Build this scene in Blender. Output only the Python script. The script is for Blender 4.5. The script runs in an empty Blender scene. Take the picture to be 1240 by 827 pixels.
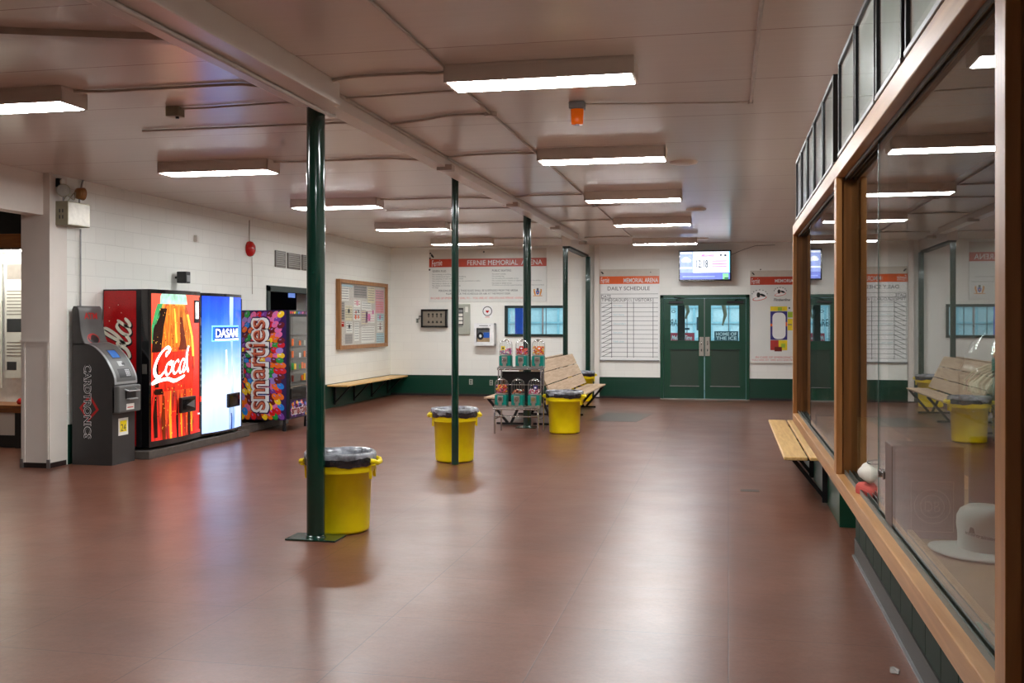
import bpy, bmesh, math, random
from mathutils import Vector, Matrix
random.seed(7)
C = bpy.context.scene.collection
D = bpy.data
PI = math.pi

# ---------------------------------------------------------------- camera geometry
F = 1250.0; HY = 390.0; TN = 262.0 / F; CT = 1 / math.sqrt(1 + TN * TN); ST = TN * CT; HC = 1.65
def ray(px, py):
    r = (px - 620) / F; u = -(py - HY) / F
    return Vector((r * CT - ST, r * ST + CT, u))
def atX(px, py, X): d = ray(px, py); t = X / d.x; return Vector((X, d.y * t, HC + d.z * t))
def atY(px, py, Y): d = ray(px, py); t = Y / d.y; return Vector((d.x * t, Y, HC + d.z * t))
def atZ(px, py, Z): d = ray(px, py); t = (Z - HC) / d.z; return Vector((d.x * t, d.y * t, Z))

# ---------------------------------------------------------------- materials
def lin(c):
    return tuple(((x / 255) / 12.92 if x / 255 <= .04045 else ((x / 255 + .055) / 1.055) ** 2.4) for x in c)
MATS = {}
def mat(name, rgb, rough=.5, metal=0, var=.06, scale=12, bump=0, bscale=60, coat=0, emit=0, stretch=None, spec=.5):
    if name in MATS: return MATS[name]
    m = D.materials.new(name); m.use_nodes = True
    nt = m.node_tree; b = nt.nodes['Principled BSDF']
    c = lin(rgb)
    tc = nt.nodes.new('ShaderNodeTexCoord'); mp = nt.nodes.new('ShaderNodeMapping')
    nt.links.new(tc.outputs['Object'], mp.inputs['Vector'])
    if stretch: mp.inputs['Scale'].default_value = stretch
    n = nt.nodes.new('ShaderNodeTexNoise'); n.inputs['Scale'].default_value = scale; n.inputs['Detail'].default_value = 4
    nt.links.new(mp.outputs['Vector'], n.inputs['Vector'])
    r = nt.nodes.new('ShaderNodeValToRGB')
    r.color_ramp.elements[0].position = .3; r.color_ramp.elements[1].position = .7
    r.color_ramp.elements[0].color = tuple(max(0, x * (1 - var * 2)) for x in c) + (1,)
    r.color_ramp.elements[1].color = tuple(min(1, x * (1 + var)) for x in c) + (1,)
    nt.links.new(n.outputs['Fac'], r.inputs['Fac'])
    nt.links.new(r.outputs['Color'], b.inputs['Base Color'])
    b.inputs['Roughness'].default_value = rough; b.inputs['Metallic'].default_value = metal
    b.inputs['Coat Weight'].default_value = coat; b.inputs['Specular IOR Level'].default_value = spec
    if emit:
        nt.links.new(r.outputs['Color'], b.inputs['Emission Color']); b.inputs['Emission Strength'].default_value = emit
    if bump:
        n2 = nt.nodes.new('ShaderNodeTexNoise'); n2.inputs['Scale'].default_value = bscale
        nt.links.new(mp.outputs['Vector'], n2.inputs['Vector'])
        bp = nt.nodes.new('ShaderNodeBump'); bp.inputs['Strength'].default_value = bump; bp.inputs['Distance'].default_value = .01
        nt.links.new(n2.outputs['Fac'], bp.inputs['Height']); nt.links.new(bp.outputs['Normal'], b.inputs['Normal'])
    MATS[name] = m
    return m

def wall_mat(name, rgb, rough, line=.5, axis='x', bw=.4, bh=.2):
    """painted concrete block: brick joints as bump and faint colour"""
    m = D.materials.new(name); m.use_nodes = True; nt = m.node_tree; b = nt.nodes['Principled BSDF']
    g = nt.nodes.new('ShaderNodeNewGeometry'); sp = nt.nodes.new('ShaderNodeSeparateXYZ'); nt.links.new(g.outputs['Position'], sp.inputs[0])
    cb = nt.nodes.new('ShaderNodeCombineXYZ')
    nt.links.new(sp.outputs['Y' if axis == 'y' else 'X'], cb.inputs[0]); nt.links.new(sp.outputs['Z'], cb.inputs[1])
    br = nt.nodes.new('ShaderNodeTexBrick'); nt.links.new(cb.outputs[0], br.inputs['Vector'])
    br.inputs['Scale'].default_value = 1; br.inputs['Brick Width'].default_value = bw; br.inputs['Row Height'].default_value = bh
    br.inputs['Mortar Size'].default_value = .006; br.inputs['Mortar Smooth'].default_value = .6
    c = lin(rgb)
    br.inputs['Color1'].default_value = c + (1,); br.inputs['Color2'].default_value = tuple(x * .97 for x in c) + (1,)
    br.inputs['Mortar'].default_value = tuple(x * (1 - .12 * line) for x in c) + (1,)
    nt.links.new(br.outputs['Color'], b.inputs['Base Color'])
    n = nt.nodes.new('ShaderNodeTexNoise'); n.inputs['Scale'].default_value = 40; nt.links.new(g.outputs['Position'], n.inputs['Vector'])
    ma = nt.nodes.new('ShaderNodeMath'); ma.operation = 'MULTIPLY_ADD'; ma.inputs[1].default_value = -1.0
    nt.links.new(br.outputs['Fac'], ma.inputs[0]); 
    m2 = nt.nodes.new('ShaderNodeMath'); m2.operation = 'MULTIPLY'; m2.inputs[1].default_value = .25; nt.links.new(n.outputs['Fac'], m2.inputs[0])
    nt.links.new(m2.outputs[0], ma.inputs[2])
    bp = nt.nodes.new('ShaderNodeBump'); bp.inputs['Strength'].default_value = .35 * line; bp.inputs['Distance'].default_value = .006
    nt.links.new(ma.outputs[0], bp.inputs['Height']); nt.links.new(bp.outputs['Normal'], b.inputs['Normal'])
    b.inputs['Roughness'].default_value = rough
    MATS[name] = m; return m

def floor_mat():
    m = D.materials.new('floor_tile'); m.use_nodes = True; nt = m.node_tree; b = nt.nodes['Principled BSDF']
    g = nt.nodes.new('ShaderNodeNewGeometry')
    mp = nt.nodes.new('ShaderNodeMapping'); mp.inputs['Rotation'].default_value = (0, 0, .0); nt.links.new(g.outputs['Position'], mp.inputs[0])
    br = nt.nodes.new('ShaderNodeTexBrick'); nt.links.new(mp.outputs[0], br.inputs['Vector'])
    br.offset = 0.0; br.inputs['Scale'].default_value = 1; br.inputs['Brick Width'].default_value = .92; br.inputs['Row Height'].default_value = .92
    br.inputs['Mortar Size'].default_value = .004; br.inputs['Mortar Smooth'].default_value = .3
    br.inputs['Color1'].default_value = lin((120, 77, 60)) + (1,); br.inputs['Color2'].default_value = lin((115, 72, 56)) + (1,)
    br.inputs['Mortar'].default_value = lin((84, 50, 42)) + (1,)
    def noise(s, d=5, r=.6):
        n = nt.nodes.new('ShaderNodeTexNoise'); n.inputs['Scale'].default_value = s; n.inputs['Detail'].default_value = d; n.inputs['Roughness'].default_value = r
        nt.links.new(g.outputs['Position'], n.inputs['Vector']); return n
    def mixm(a, fac, lo, hi, c):
        mr = nt.nodes.new('ShaderNodeMapRange'); mr.inputs[1].default_value = lo; mr.inputs[2].default_value = hi
        nt.links.new(fac, mr.inputs[0])
        mx = nt.nodes.new('ShaderNodeMix'); mx.data_type = 'RGBA'; mx.blend_type = 'MULTIPLY'
        nt.links.new(mr.outputs[0], mx.inputs[0]); nt.links.new(a, mx.inputs[6]); mx.inputs[7].default_value = c + (1,)
        return mx.outputs[2]
    c1 = mixm(br.outputs['Color'], noise(1.3).outputs['Fac'], .42, .7, (.74, .72, .72))
    c2 = mixm(c1, noise(38, 3, .7).outputs['Fac'], .40, .70, (.80, .78, .76))
    c3 = mixm(c2, noise(16, 6, .75).outputs['Fac'], .45, .80, (.80, .79, .78))
    nt.links.new(c3, b.inputs['Base Color'])
    rr = nt.nodes.new('ShaderNodeMapRange'); nt.links.new(noise(2.0, 2, .5).outputs['Fac'], rr.inputs[0])
    rr.inputs[1].default_value = .3; rr.inputs[2].default_value = .7; rr.inputs[3].default_value = .285; rr.inputs[4].default_value = .33
    nt.links.new(rr.outputs[0], b.inputs['Roughness'])
    ad = nt.nodes.new('ShaderNodeMath'); ad.operation = 'MULTIPLY_ADD'; ad.inputs[1].default_value = -.6
    nt.links.new(br.outputs['Fac'], ad.inputs[0]); nt.links.new(noise(8, 2, .4).outputs['Fac'], ad.inputs[2])
    bp = nt.nodes.new('ShaderNodeBump'); bp.inputs['Strength'].default_value = .13; bp.inputs['Distance'].default_value = .012
    nt.links.new(ad.outputs[0], bp.inputs['Height']); nt.links.new(bp.outputs['Normal'], b.inputs['Normal'])
    b.inputs['Specular IOR Level'].default_value = .55
    MATS['floor_tile'] = m; return m

def ceil_mat():
    m = D.materials.new('ceiling_gloss'); m.use_nodes = True; nt = m.node_tree; b = nt.nodes['Principled BSDF']
    g = nt.nodes.new('ShaderNodeNewGeometry')
    mp = nt.nodes.new('ShaderNodeMapping'); mp.inputs['Scale'].default_value = (.25, 3.2, 1); nt.links.new(g.outputs['Position'], mp.inputs[0])
    n = nt.nodes.new('ShaderNodeTexNoise'); n.inputs['Scale'].default_value = 3; n.inputs['Detail'].default_value = 5; nt.links.new(mp.outputs[0], n.inputs['Vector'])
    sp = nt.nodes.new('ShaderNodeSeparateXYZ'); nt.links.new(g.outputs['Position'], sp.inputs[0])
    # panel joints every 1.22 m across
    fr = nt.nodes.new('ShaderNodeMath'); fr.operation = 'PINGPONG'; fr.inputs[1].default_value = .61; nt.links.new(sp.outputs['Y'], fr.inputs[0])
    lt = nt.nodes.new('ShaderNodeMath'); lt.operation = 'LESS_THAN'; lt.inputs[1].default_value = .006; nt.links.new(fr.outputs[0], lt.inputs[0])
    b.inputs['Base Color'].default_value = lin((206, 190, 178)) + (1,)
    mx = nt.nodes.new('ShaderNodeMix'); mx.data_type = 'RGBA'; nt.links.new(lt.outputs[0], mx.inputs[0])
    mx.inputs[6].default_value = lin((226, 218, 209)) + (1,); mx.inputs[7].default_value = lin((176, 158, 147)) + (1,)
    nt.links.new(mx.outputs[2], b.inputs['Base Color'])
    b.inputs['Roughness'].default_value = .22; b.inputs['Specular IOR Level'].default_value = .7
    bp = nt.nodes.new('ShaderNodeBump'); bp.inputs['Strength'].default_value = .10; bp.inputs['Distance'].default_value = .02
    nt.links.new(n.outputs['Fac'], bp.inputs['Height']); nt.links.new(bp.outputs['Normal'], b.inputs['Normal'])
    MATS['ceiling_gloss'] = m; return m

def glass_mat(name, tint=(1, 1, 1), ior=1.5, rough=.0, gmul=1.0):
    m = D.materials.new(name); m.use_nodes = True; nt = m.node_tree
    for n in list(nt.nodes): nt.nodes.remove(n)
    o = nt.nodes.new('ShaderNodeOutputMaterial'); mx = nt.nodes.new('ShaderNodeMixShader')
    t = nt.nodes.new('ShaderNodeBsdfTransparent'); t.inputs[0].default_value = tint + (1,)
    gl = nt.nodes.new('ShaderNodeBsdfGlossy'); gl.inputs['Roughness'].default_value = rough
    f = nt.nodes.new('ShaderNodeFresnel')
    gm = nt.nodes.new('ShaderNodeNewGeometry'); ir = nt.nodes.new('ShaderNodeMapRange')   # same index seen from either face of the thin pane
    ir.inputs[3].default_value = ior; ir.inputs[4].default_value = 1 / ior
    nt.links.new(gm.outputs['Backfacing'], ir.inputs[0]); nt.links.new(ir.outputs[0], f.inputs[0])
    mu = nt.nodes.new('ShaderNodeMath'); mu.operation = 'MULTIPLY'; mu.inputs[1].default_value = gmul; mu.use_clamp = True
    nt.links.new(f.outputs[0], mu.inputs[0]); nt.links.new(mu.outputs[0], mx.inputs[0])
    nt.links.new(t.outputs[0], mx.inputs[1]); nt.links.new(gl.outputs[0], mx.inputs[2]); nt.links.new(mx.outputs[0], o.inputs[0])
    MATS[name] = m; return m

def wood_mat(name, rgb, rgb2, axis=1, rough=.35):
    m = D.materials.new(name); m.use_nodes = True; nt = m.node_tree; b = nt.nodes['Principled BSDF']
    g = nt.nodes.new('ShaderNodeNewGeometry'); mp = nt.nodes.new('ShaderNodeMapping')
    s = [14, 14, 14]; s[axis] = .9; mp.inputs['Scale'].default_value = s
    nt.links.new(g.outputs['Position'], mp.inputs[0])
    n = nt.nodes.new('ShaderNodeTexNoise'); n.inputs['Scale'].default_value = 2.5; n.inputs['Detail'].default_value = 8; n.inputs['Distortion'].default_value = .6
    nt.links.new(mp.outputs[0], n.inputs['Vector'])
    r = nt.nodes.new('ShaderNodeValToRGB'); r.color_ramp.elements[0].position = .35; r.color_ramp.elements[1].position = .68
    r.color_ramp.elements[0].color = lin(rgb2) + (1,); r.color_ramp.elements[1].color = lin(rgb) + (1,)
    nt.links.new(n.outputs['Fac'], r.inputs[0]); nt.links.new(r.outputs[0], b.inputs['Base Color'])
    b.inputs['Roughness'].default_value = rough
    MATS[name] = m; return m

def grad_emit(name, stops, axis='Z', lo=0, hi=1, strength=1.0, noise=0, nscale=(8, 1, 1), rough=.15):
    """backlit print whose printed ink follows a gradient in object space"""
    m = D.materials.new(name); m.use_nodes = True; nt = m.node_tree; b = nt.nodes['Principled BSDF']
    tc = nt.nodes.new('ShaderNodeTexCoord'); sp = nt.nodes.new('ShaderNodeSeparateXYZ'); nt.links.new(tc.outputs['Object'], sp.inputs[0])
    mr = nt.nodes.new('ShaderNodeMapRange'); mr.inputs[1].default_value = lo; mr.inputs[2].default_value = hi; nt.links.new(sp.outputs[axis], mr.inputs[0])
    val = mr.outputs[0]
    if noise:
        mp = nt.nodes.new('ShaderNodeMapping'); mp.inputs['Scale'].default_value = nscale; nt.links.new(tc.outputs['Object'], mp.inputs[0])
        n = nt.nodes.new('ShaderNodeTexNoise'); n.inputs['Scale'].default_value = 1; n.inputs['Detail'].default_value = 3; nt.links.new(mp.outputs[0], n.inputs['Vector'])
        s = nt.nodes.new('ShaderNodeMath'); s.operation = 'SUBTRACT'; s.inputs[1].default_value = .5; nt.links.new(n.outputs['Fac'], s.inputs[0])
        ma = nt.nodes.new('ShaderNodeMath'); ma.operation = 'MULTIPLY_ADD'; ma.inputs[1].default_value = noise; nt.links.new(s.outputs[0], ma.inputs[0]); nt.links.new(val, ma.inputs[2])
        val = ma.outputs[0]
    r = nt.nodes.new('ShaderNodeValToRGB'); nt.links.new(val, r.inputs[0])
    e = r.color_ramp.elements
    while len(e) < len(stops): e.new(.5)
    for k, (p, c) in enumerate(stops): e[k].position = p; e[k].color = lin(c) + (1,)
    nt.links.new(r.outputs[0], b.inputs['Emission Color']); b.inputs['Emission Strength'].default_value = strength
    b.inputs['Base Color'].default_value = (.02, .02, .02, 1); b.inputs['Roughness'].default_value = rough
    MATS[name] = m; return m

def candy_print(name, scale, emit=0):
    m = D.materials.new(name); m.use_nodes = True; nt = m.node_tree; b = nt.nodes['Principled BSDF']
    b.inputs['Base Color'].default_value = lin((60, 20, 90)) + (1,); b.inputs['Roughness'].default_value = .3
    MATS[name] = m; return m

def M(n): return MATS[n]

# basic palette
ceil_mat(); floor_mat()
wall_mat('block_white_left', (234, 234, 226), .42, 1.0, 'y')
wall_mat('block_white_back', (238, 237, 230), .45, .55, 'x')
wall_mat('block_green_left', (12, 58, 44), .3, .8, 'y')
wall_mat('block_green_back', (12, 60, 45), .3, .8, 'x')
mat('plaster_white', (222, 214, 205), .5, var=.02, scale=3, bump=.05)
mat('paint_ceiling', (226, 218, 208), .3, var=.02, scale=3)
mat('paint_fixture', (214, 202, 190), .35, var=.02)
mat('green_gloss', (10, 52, 40), .16, var=.1, scale=6, coat=.5)
mat('green_paint', (14, 66, 46), .3, var=.06, scale=5)
mat('green_dark', (8, 34, 27), .5)
mat('green_panel', (24, 44, 32), .6, var=.08, spec=.25)
mat('green_kick', (44, 44, 38), .45, var=.1)
mat('black', (16, 16, 18), .35)
mat('black_gloss', (10, 10, 12), .12, coat=.6)
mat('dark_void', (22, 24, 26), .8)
mat('kick_dark', (40, 30, 28), .5)
wood_mat('wood_y', (198, 148, 96), (172, 120, 70), 1)
wood_mat('wood_z', (192, 134, 78), (160, 104, 54), 2)
wood_mat('wood_dark_z', (146, 94, 46), (108, 66, 30), 2)
wood_mat('wood_pale_y', (226, 190, 142), (204, 164, 112), 1, .4)
wood_mat('wood_bench_y', (206, 180, 150), (182, 152, 120), 1, .5)
wood_mat('wood_pine', (236, 196, 132), (214, 168, 100), 1, .35)
wood_mat('wood_x', (150, 92, 40), (110, 62, 24), 0)
wood_mat('wood_frame', (170, 120, 70), (140, 92, 48), 2, .4)
mat('yellow_plastic', (255, 226, 0), .38, var=.04, scale=8, bump=.03)
mat('bag_plastic', (150, 153, 160), .22, var=.35, scale=14, bump=.9, bscale=22, spec=.8)
mat('bag_dark', (40, 41, 46), .25, var=.3, scale=14, bump=.9, bscale=26, spec=.8)
mat('chrome', (200, 200, 198), .18, 1.0, var=.05)
mat('steel_brushed', (176, 170, 160), .35, .9, var=.08)
mat('steel_dull', (150, 150, 150), .4, .8)
mat('white_print', (236, 236, 234), .4, var=.01)
mat('board_white', (222, 223, 218), .3, var=.02, scale=2)
mat('board_clear', (206, 198, 186), .25, var=.02)
mat('sign_red', (190, 62, 34), .35, var=.04)
mat('sign_orange', (226, 96, 34), .35, var=.03)
mat('ink_grey', (120, 122, 120), .6)
mat('ink_dark', (60, 62, 64), .6)
mat('ink_black', (14, 14, 14), .5)
mat('ink_red', (214, 96, 84), .6)
mat('white_gloss', (240, 240, 240), .2)
mat('lamp_lens', (248, 251, 252), .4, var=0, emit=70.0)
mat('red_gloss', (196, 20, 18), .25)
mat('coke_red', (176, 14, 20), .3, var=.18, scale=90)
mat('olive_box', (150, 146, 122), .5)
mat('amber', (214, 92, 14), .2, emit=.35)
mat('teal', (0, 132, 118), .3)
mat('grey_panel', (172, 174, 162), .4, var=.02)
mat('paper', (232, 230, 222), .7, var=.02)
mat('plinth_grey', (82, 74, 68), .6, var=.12)
mat('atm_dark', (52, 50, 49), .42, var=.05)
mat('atm_mid', (92, 92, 90), .38, var=.04)
mat('atm_silver', (176, 178, 178), .3, .5)
mat('conduit_paint', (190, 178, 166), .35)
mat('hat_white', (206, 210, 206), .7, var=.03)
mat('kraft', (176, 146, 112), .7, var=.08, scale=5)
mat('brown_board', (104, 82, 72), .55, var=.1, scale=6)
glass_mat('case_glass', (.93, .96, .94), 1.5, 0.0, 1.0)
glass_mat('clear_glass', (.97, .98, .98), 1.45, .02, 1.0)
glass_mat('poly_bag', (.86, .90, .87), 1.45, .12, 1.2)

# ---------------------------------------------------------------- mesh builder
_txt = {}
def text_mesh(s, off=0.0, shear=0.0):
    k = (s, off, shear)
    if k in _txt: return _txt[k]
    cu = D.curves.new('t', 'FONT'); cu.body = s; cu.offset = off; cu.shear = shear; cu.resolution_u = 3; cu.size = 1
    o = D.objects.new('t', cu); C.objects.link(o)
    dg = bpy.context.evaluated_depsgraph_get()
    me = D.meshes.new_from_object(o.evaluated_get(dg))
    vs = [(v.co.x, v.co.y) for v in me.vertices]; fs = [tuple(p.vertices) for p in me.polygons]
    D.objects.remove(o); D.curves.remove(cu); D.meshes.remove(me)
    _txt[k] = (vs, fs); return _txt[k]

def catmull(P, n=8):
    out = []
    Q = [P[0]] + list(P) + [P[-1]]
    for i in range(1, len(Q) - 2):
        p0, p1, p2, p3 = Q[i - 1], Q[i], Q[i + 1], Q[i + 2]
        for k in range(n):
            t = k / n
            out.append(tuple(.5 * ((2 * b) + (-a + c) * t + (2 * a - 5 * b + 4 * c - d) * t * t + (-a + 3 * b - 3 * c + d) * t ** 3) for a, b, c, d in zip(p0, p1, p2, p3)))
    out.append(tuple(P[-1])); return out

class MB:
    def __init__(s): s.v = []; s.f = []; s.m = []; s.s = []; s.names = []; s.warp = None; s.T = None
    def mi(s, m):
        if m not in s.names: s.names.append(m)
        return s.names.index(m)
    def add(s, vs, fs, m, smooth=False):
        b = len(s.v); i = s.mi(m)
        for v in vs:
            if s.T is not None: v = tuple(s.T @ Vector(v))
            if s.warp: v = s.warp(v)
            s.v.append(tuple(v))
        for f in fs: s.f.append(tuple(b + k for k in f)); s.m.append(i); s.s.append(smooth)
        return s
    def bm(s, bm, m, smooth=False):
        bm.verts.ensure_lookup_table(); bm.verts.index_update()
        s.add([tuple(v.co) for v in bm.verts], [tuple(v.index for v in f.verts) for f in bm.faces], m, smooth); bm.free(); return s
    def box(s, x0, y0, z0, x1, y1, z1, m, bev=0, seg=2):
        if x1 < x0: x0, x1 = x1, x0
        if y1 < y0: y0, y1 = y1, y0
        if z1 < z0: z0, z1 = z1, z0
        bm = bmesh.new(); bmesh.ops.create_cube(bm, size=1)
        for v in bm.verts: v.co = Vector(((x0 + x1) / 2 + v.co.x * (x1 - x0), (y0 + y1) / 2 + v.co.y * (y1 - y0), (z0 + z1) / 2 + v.co.z * (z1 - z0)))
        if bev: bmesh.ops.bevel(bm, geom=bm.edges[:], offset=min(bev, .45 * min(x1 - x0, y1 - y0, z1 - z0)), segments=seg, affect='EDGES', profile=.5)
        return s.bm(bm, m)
    def beam(s, p0, p1, w, h, m):
        """square bar between points"""
        p0, p1 = Vector(p0), Vector(p1); d = (p1 - p0).normalized()
        up = Vector((0, 0, 1)) if abs(d.z) < .95 else Vector((0, 1, 0))
        a = d.cross(up).normalized() * w / 2; b = a.cross(d).normalized() * h / 2
        vs = [tuple(p + sa * a + sb * b) for p in (p0, p1) for sa, sb in ((-1, -1), (1, -1), (1, 1), (-1, 1))]
        return s.add(vs, [(0, 3, 2, 1), (4, 5, 6, 7), (0, 1, 5, 4), (1, 2, 6, 5), (2, 3, 7, 6), (3, 0, 4, 7)], m)
    def tube(s, pts, r, m, seg=10, closed=False):
        pts = [Vector(p) for p in pts]; n = len(pts); rings = []
        for i, p in enumerate(pts):
            d = ((pts[(i + 1) % n] - pts[i - 1]) if closed else (pts[min(i + 1, n - 1)] - pts[max(i - 1, 0)])).normalized()
            up = Vector((0, 0, 1)) if abs(d.z) < .9 else Vector((1, 0, 0))
            a = d.cross(up).normalized(); b = a.cross(d).normalized()
            rr = r[i] if isinstance(r, (list, tuple)) else r
            rings.append([tuple(p + rr * (math.cos(2 * PI * k / seg) * a + math.sin(2 * PI * k / seg) * b)) for k in range(seg)])
        vs = [v for R in rings for v in R]; fs = []
        for i in range(n if closed else n - 1):
            j = (i + 1) % n
            for k in range(seg): k2 = (k + 1) % seg; fs.append((i * seg + k, j * seg + k, j * seg + k2, i * seg + k2))
        if closed: return s.add(vs, fs, m, True)
        s.add(vs, fs, m, True)
        for R, rev in ((rings[0], 0), (rings[-1], 1)): s.add(R, [tuple(range(seg)) if rev else tuple(reversed(range(seg)))], m)
        return s
    def lathe(s, prof, m, seg=32, c=(0, 0), smooth=True, sx=1, sy=1):
        vs = []; fs = []
        for r, z in prof:
            for k in range(seg):
                a = 2 * PI * k / seg; vs.append((c[0] + sx * r * math.cos(a), c[1] + sy * r * math.sin(a), z))
        for i in range(len(prof) - 1):
            for k in range(seg): k2 = (k + 1) % seg; fs.append((i * seg + k, i * seg + k2, (i + 1) * seg + k2, (i + 1) * seg + k))
        return s.add(vs, fs, m, smooth)
    def disc(s, c, r, axis, h, m, seg=24, r2=None):
        """cylinder from c along axis by h"""
        ax = {'x': Vector((1, 0, 0)), 'y': Vector((0, 1, 0)), 'z': Vector((0, 0, 1))}[axis]
        c = Vector(c); r2 = r if r2 is None else r2
        return s.tube([c, c + ax * h], [r, r2], m, seg)
    def prism(s, poly, axis, a0, a1, m):
        """poly of 2-D points; axis 'x': (y,z); 'y': (x,z); 'z': (x,y)"""
        def mk(p, a): return {'x': (a, p[0], p[1]), 'y': (p[0], a, p[1]), 'z': (p[0], p[1], a)}[axis]
        bm = bmesh.new(); A = [bm.verts.new(mk(p, a0)) for p in poly]; B = [bm.verts.new(mk(p, a1)) for p in poly]
        n = len(poly); bm.faces.new(A); bm.faces.new(B[::-1])
        for i in range(n): bm.faces.new((A[i], B[i], B[(i + 1) % n], A[(i + 1) % n]))
        bmesh.ops.recalc_face_normals(bm, faces=bm.faces[:]); 
        big = [f for f in bm.faces if len(f.verts) > 4]
        bmesh.ops.triangulate(bm, faces=big)
        return s.bm(bm, m)
    def ball(s, c, r, m, sub=1, sc=(1, 1, 1)):
        bm = bmesh.new(); bmesh.ops.create_icosphere(bm, subdivisions=sub, radius=r)
        for v in bm.verts: v.co = Vector((c[0] + v.co.x * sc[0], c[1] + v.co.y * sc[1], c[2] + v.co.z * sc[2]))
        return s.bm(bm, m, True)
    # flat print in the local x,z plane, facing -y
    def quad(s, x0, z0, x1, z1, y, m, nx=1):
        vs = []; fs = []
        for i in range(nx + 1):
            x = x0 + (x1 - x0) * i / nx; vs += [(x, y, z0), (x, y, z1)]
        for i in range(nx): fs.append((2 * i, 2 * i + 2, 2 * i + 3, 2 * i + 1))
        return s.add(vs, fs, m)
    def strip(s, prof, y, m, nx=6):
        """prof: (z, xl, xr)"""
        vs = []; fs = []
        for z, a, b in prof:
            for i in range(nx + 1): vs.append((a + (b - a) * i / nx, y, z))
        for j in range(len(prof) - 1):
            for i in range(nx): q = j * (nx + 1) + i; fs.append((q, q + 1, q + nx + 2, q + nx + 1))
        return s.add(vs, fs, m)
    def poly(s, pts, y, m): return s.add([(p[0], y, p[1]) for p in pts], [tuple(range(len(pts)))], m)
    def ell(s, cx, cz, rx, rz, ang, y, m, seg=14):
        ca, sa = math.cos(ang), math.sin(ang); pts = []
        for k in range(seg):
            a = 2 * PI * k / seg; u, w = rx * math.cos(a), rz * math.sin(a); pts.append((cx + u * ca - w * sa, cz + u * sa + w * ca))
        return s.poly(pts, y, m)
    def text(s, t, x0, z0, x1, z1, y, m, off=0.0, shear=0.0, rot=0.0, mirror=False, keep=False):
        """fit text into the box (before rotation about the box centre)"""
        vs, fs = text_mesh(t, off, shear)
        if not vs: return s
        ax, bx = min(v[0] for v in vs), max(v[0] for v in vs); ay, by = min(v[1] for v in vs), max(v[1] for v in vs)
        kx = (x1 - x0) / max(bx - ax, 1e-6); kz = (z1 - z0) / max(by - ay, 1e-6)
        if keep: kx = kz = min(kx, kz)
        cx, cz = (x0 + x1) / 2, (z0 + z1) / 2; ca, sa = math.cos(rot), math.sin(rot); out = []
        for v in vs:
            u = (v[0] - (ax + bx) / 2) * kx; w = (v[1] - (ay + by) / 2) * kz
            if keep and not rot: u = (v[0] - ax) * kx - (x1 - x0) / 2
            if mirror: u = -u
            out.append((cx + u * ca - w * sa, y, cz + u * sa + w * ca))
        return s.add(out, fs, m)
    def pen(s, pts, w0, w1, ang, y, m, tf=lambda p: p, n=7):
        """calligraphic stroke"""
        P = catmull(pts, n); P = [tf(p) for p in P]; L = []; R = []
        px, pz = math.cos(ang), math.sin(ang)
        for i, p in enumerate(P):
            q0 = P[max(i - 1, 0)]; q1 = P[min(i + 1, len(P) - 1)]
            dx, dz = q1[0] - q0[0], q1[1] - q0[1]; l = math.hypot(dx, dz) or 1; dx /= l; dz /= l
            w = w0 + (w1 - w0) * abs(dx * pz - dz * px)
            e = min(i, len(P) - 1 - i); w *= min(1, .45 + .2 * e)
            L.append((p[0] - dz * w / 2, y, p[1] + dx * w / 2)); R.append((p[0] + dz * w / 2, y, p[1] - dx * w / 2))
        n_ = len(P); vs = L + R; fs = [(n_ + i, n_ + i + 1, i + 1, i) for i in range(n_ - 1)]
        return s.add(vs, fs, m)
    def build(s, name, parent=None, loc=None):
        me = D.meshes.new(name); me.from_pydata(s.v, [], s.f)
        for n in s.names: me.materials.append(M(n))
        me.polygons.foreach_set('material_index', s.m); me.polygons.foreach_set('use_smooth', s.s); me.update()
        o = D.objects.new(name, me); C.objects.link(o)
        if parent: o.parent = parent
        if loc is not None: o.location = loc
        return o

def tag(o, label, cat, group=None):
    o['label'] = label; o['category'] = cat
    if group: o['group'] = group
    return o
def thing(name, label, cat, loc=(0, 0, 0), rz=0, group=None):
    o = D.objects.new(name, None); C.objects.link(o); o.location = loc; o.rotation_euler = (0, 0, rz); o.empty_display_size = .1
    return tag(o, label, cat, group)
def struct(mb, name, parent=None):
    o = mb.build(name, parent)
    if not parent: o['kind'] = 'structure'
    return o
def copy_tree(o, parent=None):
    c = o.copy(); C.objects.link(c); c.parent = parent
    for ch in [x for x in o.children]: copy_tree(ch, c)
    return c

# ---------------------------------------------------------------- room numbers
WX = -7.5; BY = 22.35; CZ = 3.33; RX = .89; CF = .39
NY = -2.6
def bx(px, Y=BY): return atY(px, 400, Y).x
def bz(py, px, Y=BY): return atY(px, py, Y).z
DADO = .46

# ---------------------------------------------------------------- shell
struct(MB().box(-12, NY - .2, -.1, 3.4, BY + .25, 0, 'floor_tile'), 'floor')
struct(MB().box(-12, NY - .2, CZ, 3.4, BY + .25, CZ + .12, 'ceiling_gloss'), 'ceiling')

# left wall: from the pillar end (Y=10.3) to the back, with a doorway
dy0 = atX(322.5, 400, WX).y; dy1 = dy0 + 2.0; dz1 = atX(322.5, 345.3, WX).z
WEND = 10.33; TH = .34
w = MB()
w.box(WX - TH, WEND, 0, WX, dy0, CZ, 'block_white_left'); w.box(WX - TH, dy1, 0, WX, BY, CZ, 'block_white_left'); w.box(WX - TH, dy0, dz1, WX, dy1, CZ, 'block_white_left')
struct(w, 'wall_left')
struct(MB().box(WX, WEND + .33, 0, WX + .012, dy0 - .02, DADO, 'block_green_left').box(WX, dy1 + .02, 0, WX + .012, BY, DADO, 'block_green_left'), 'baseboard_left')
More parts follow.
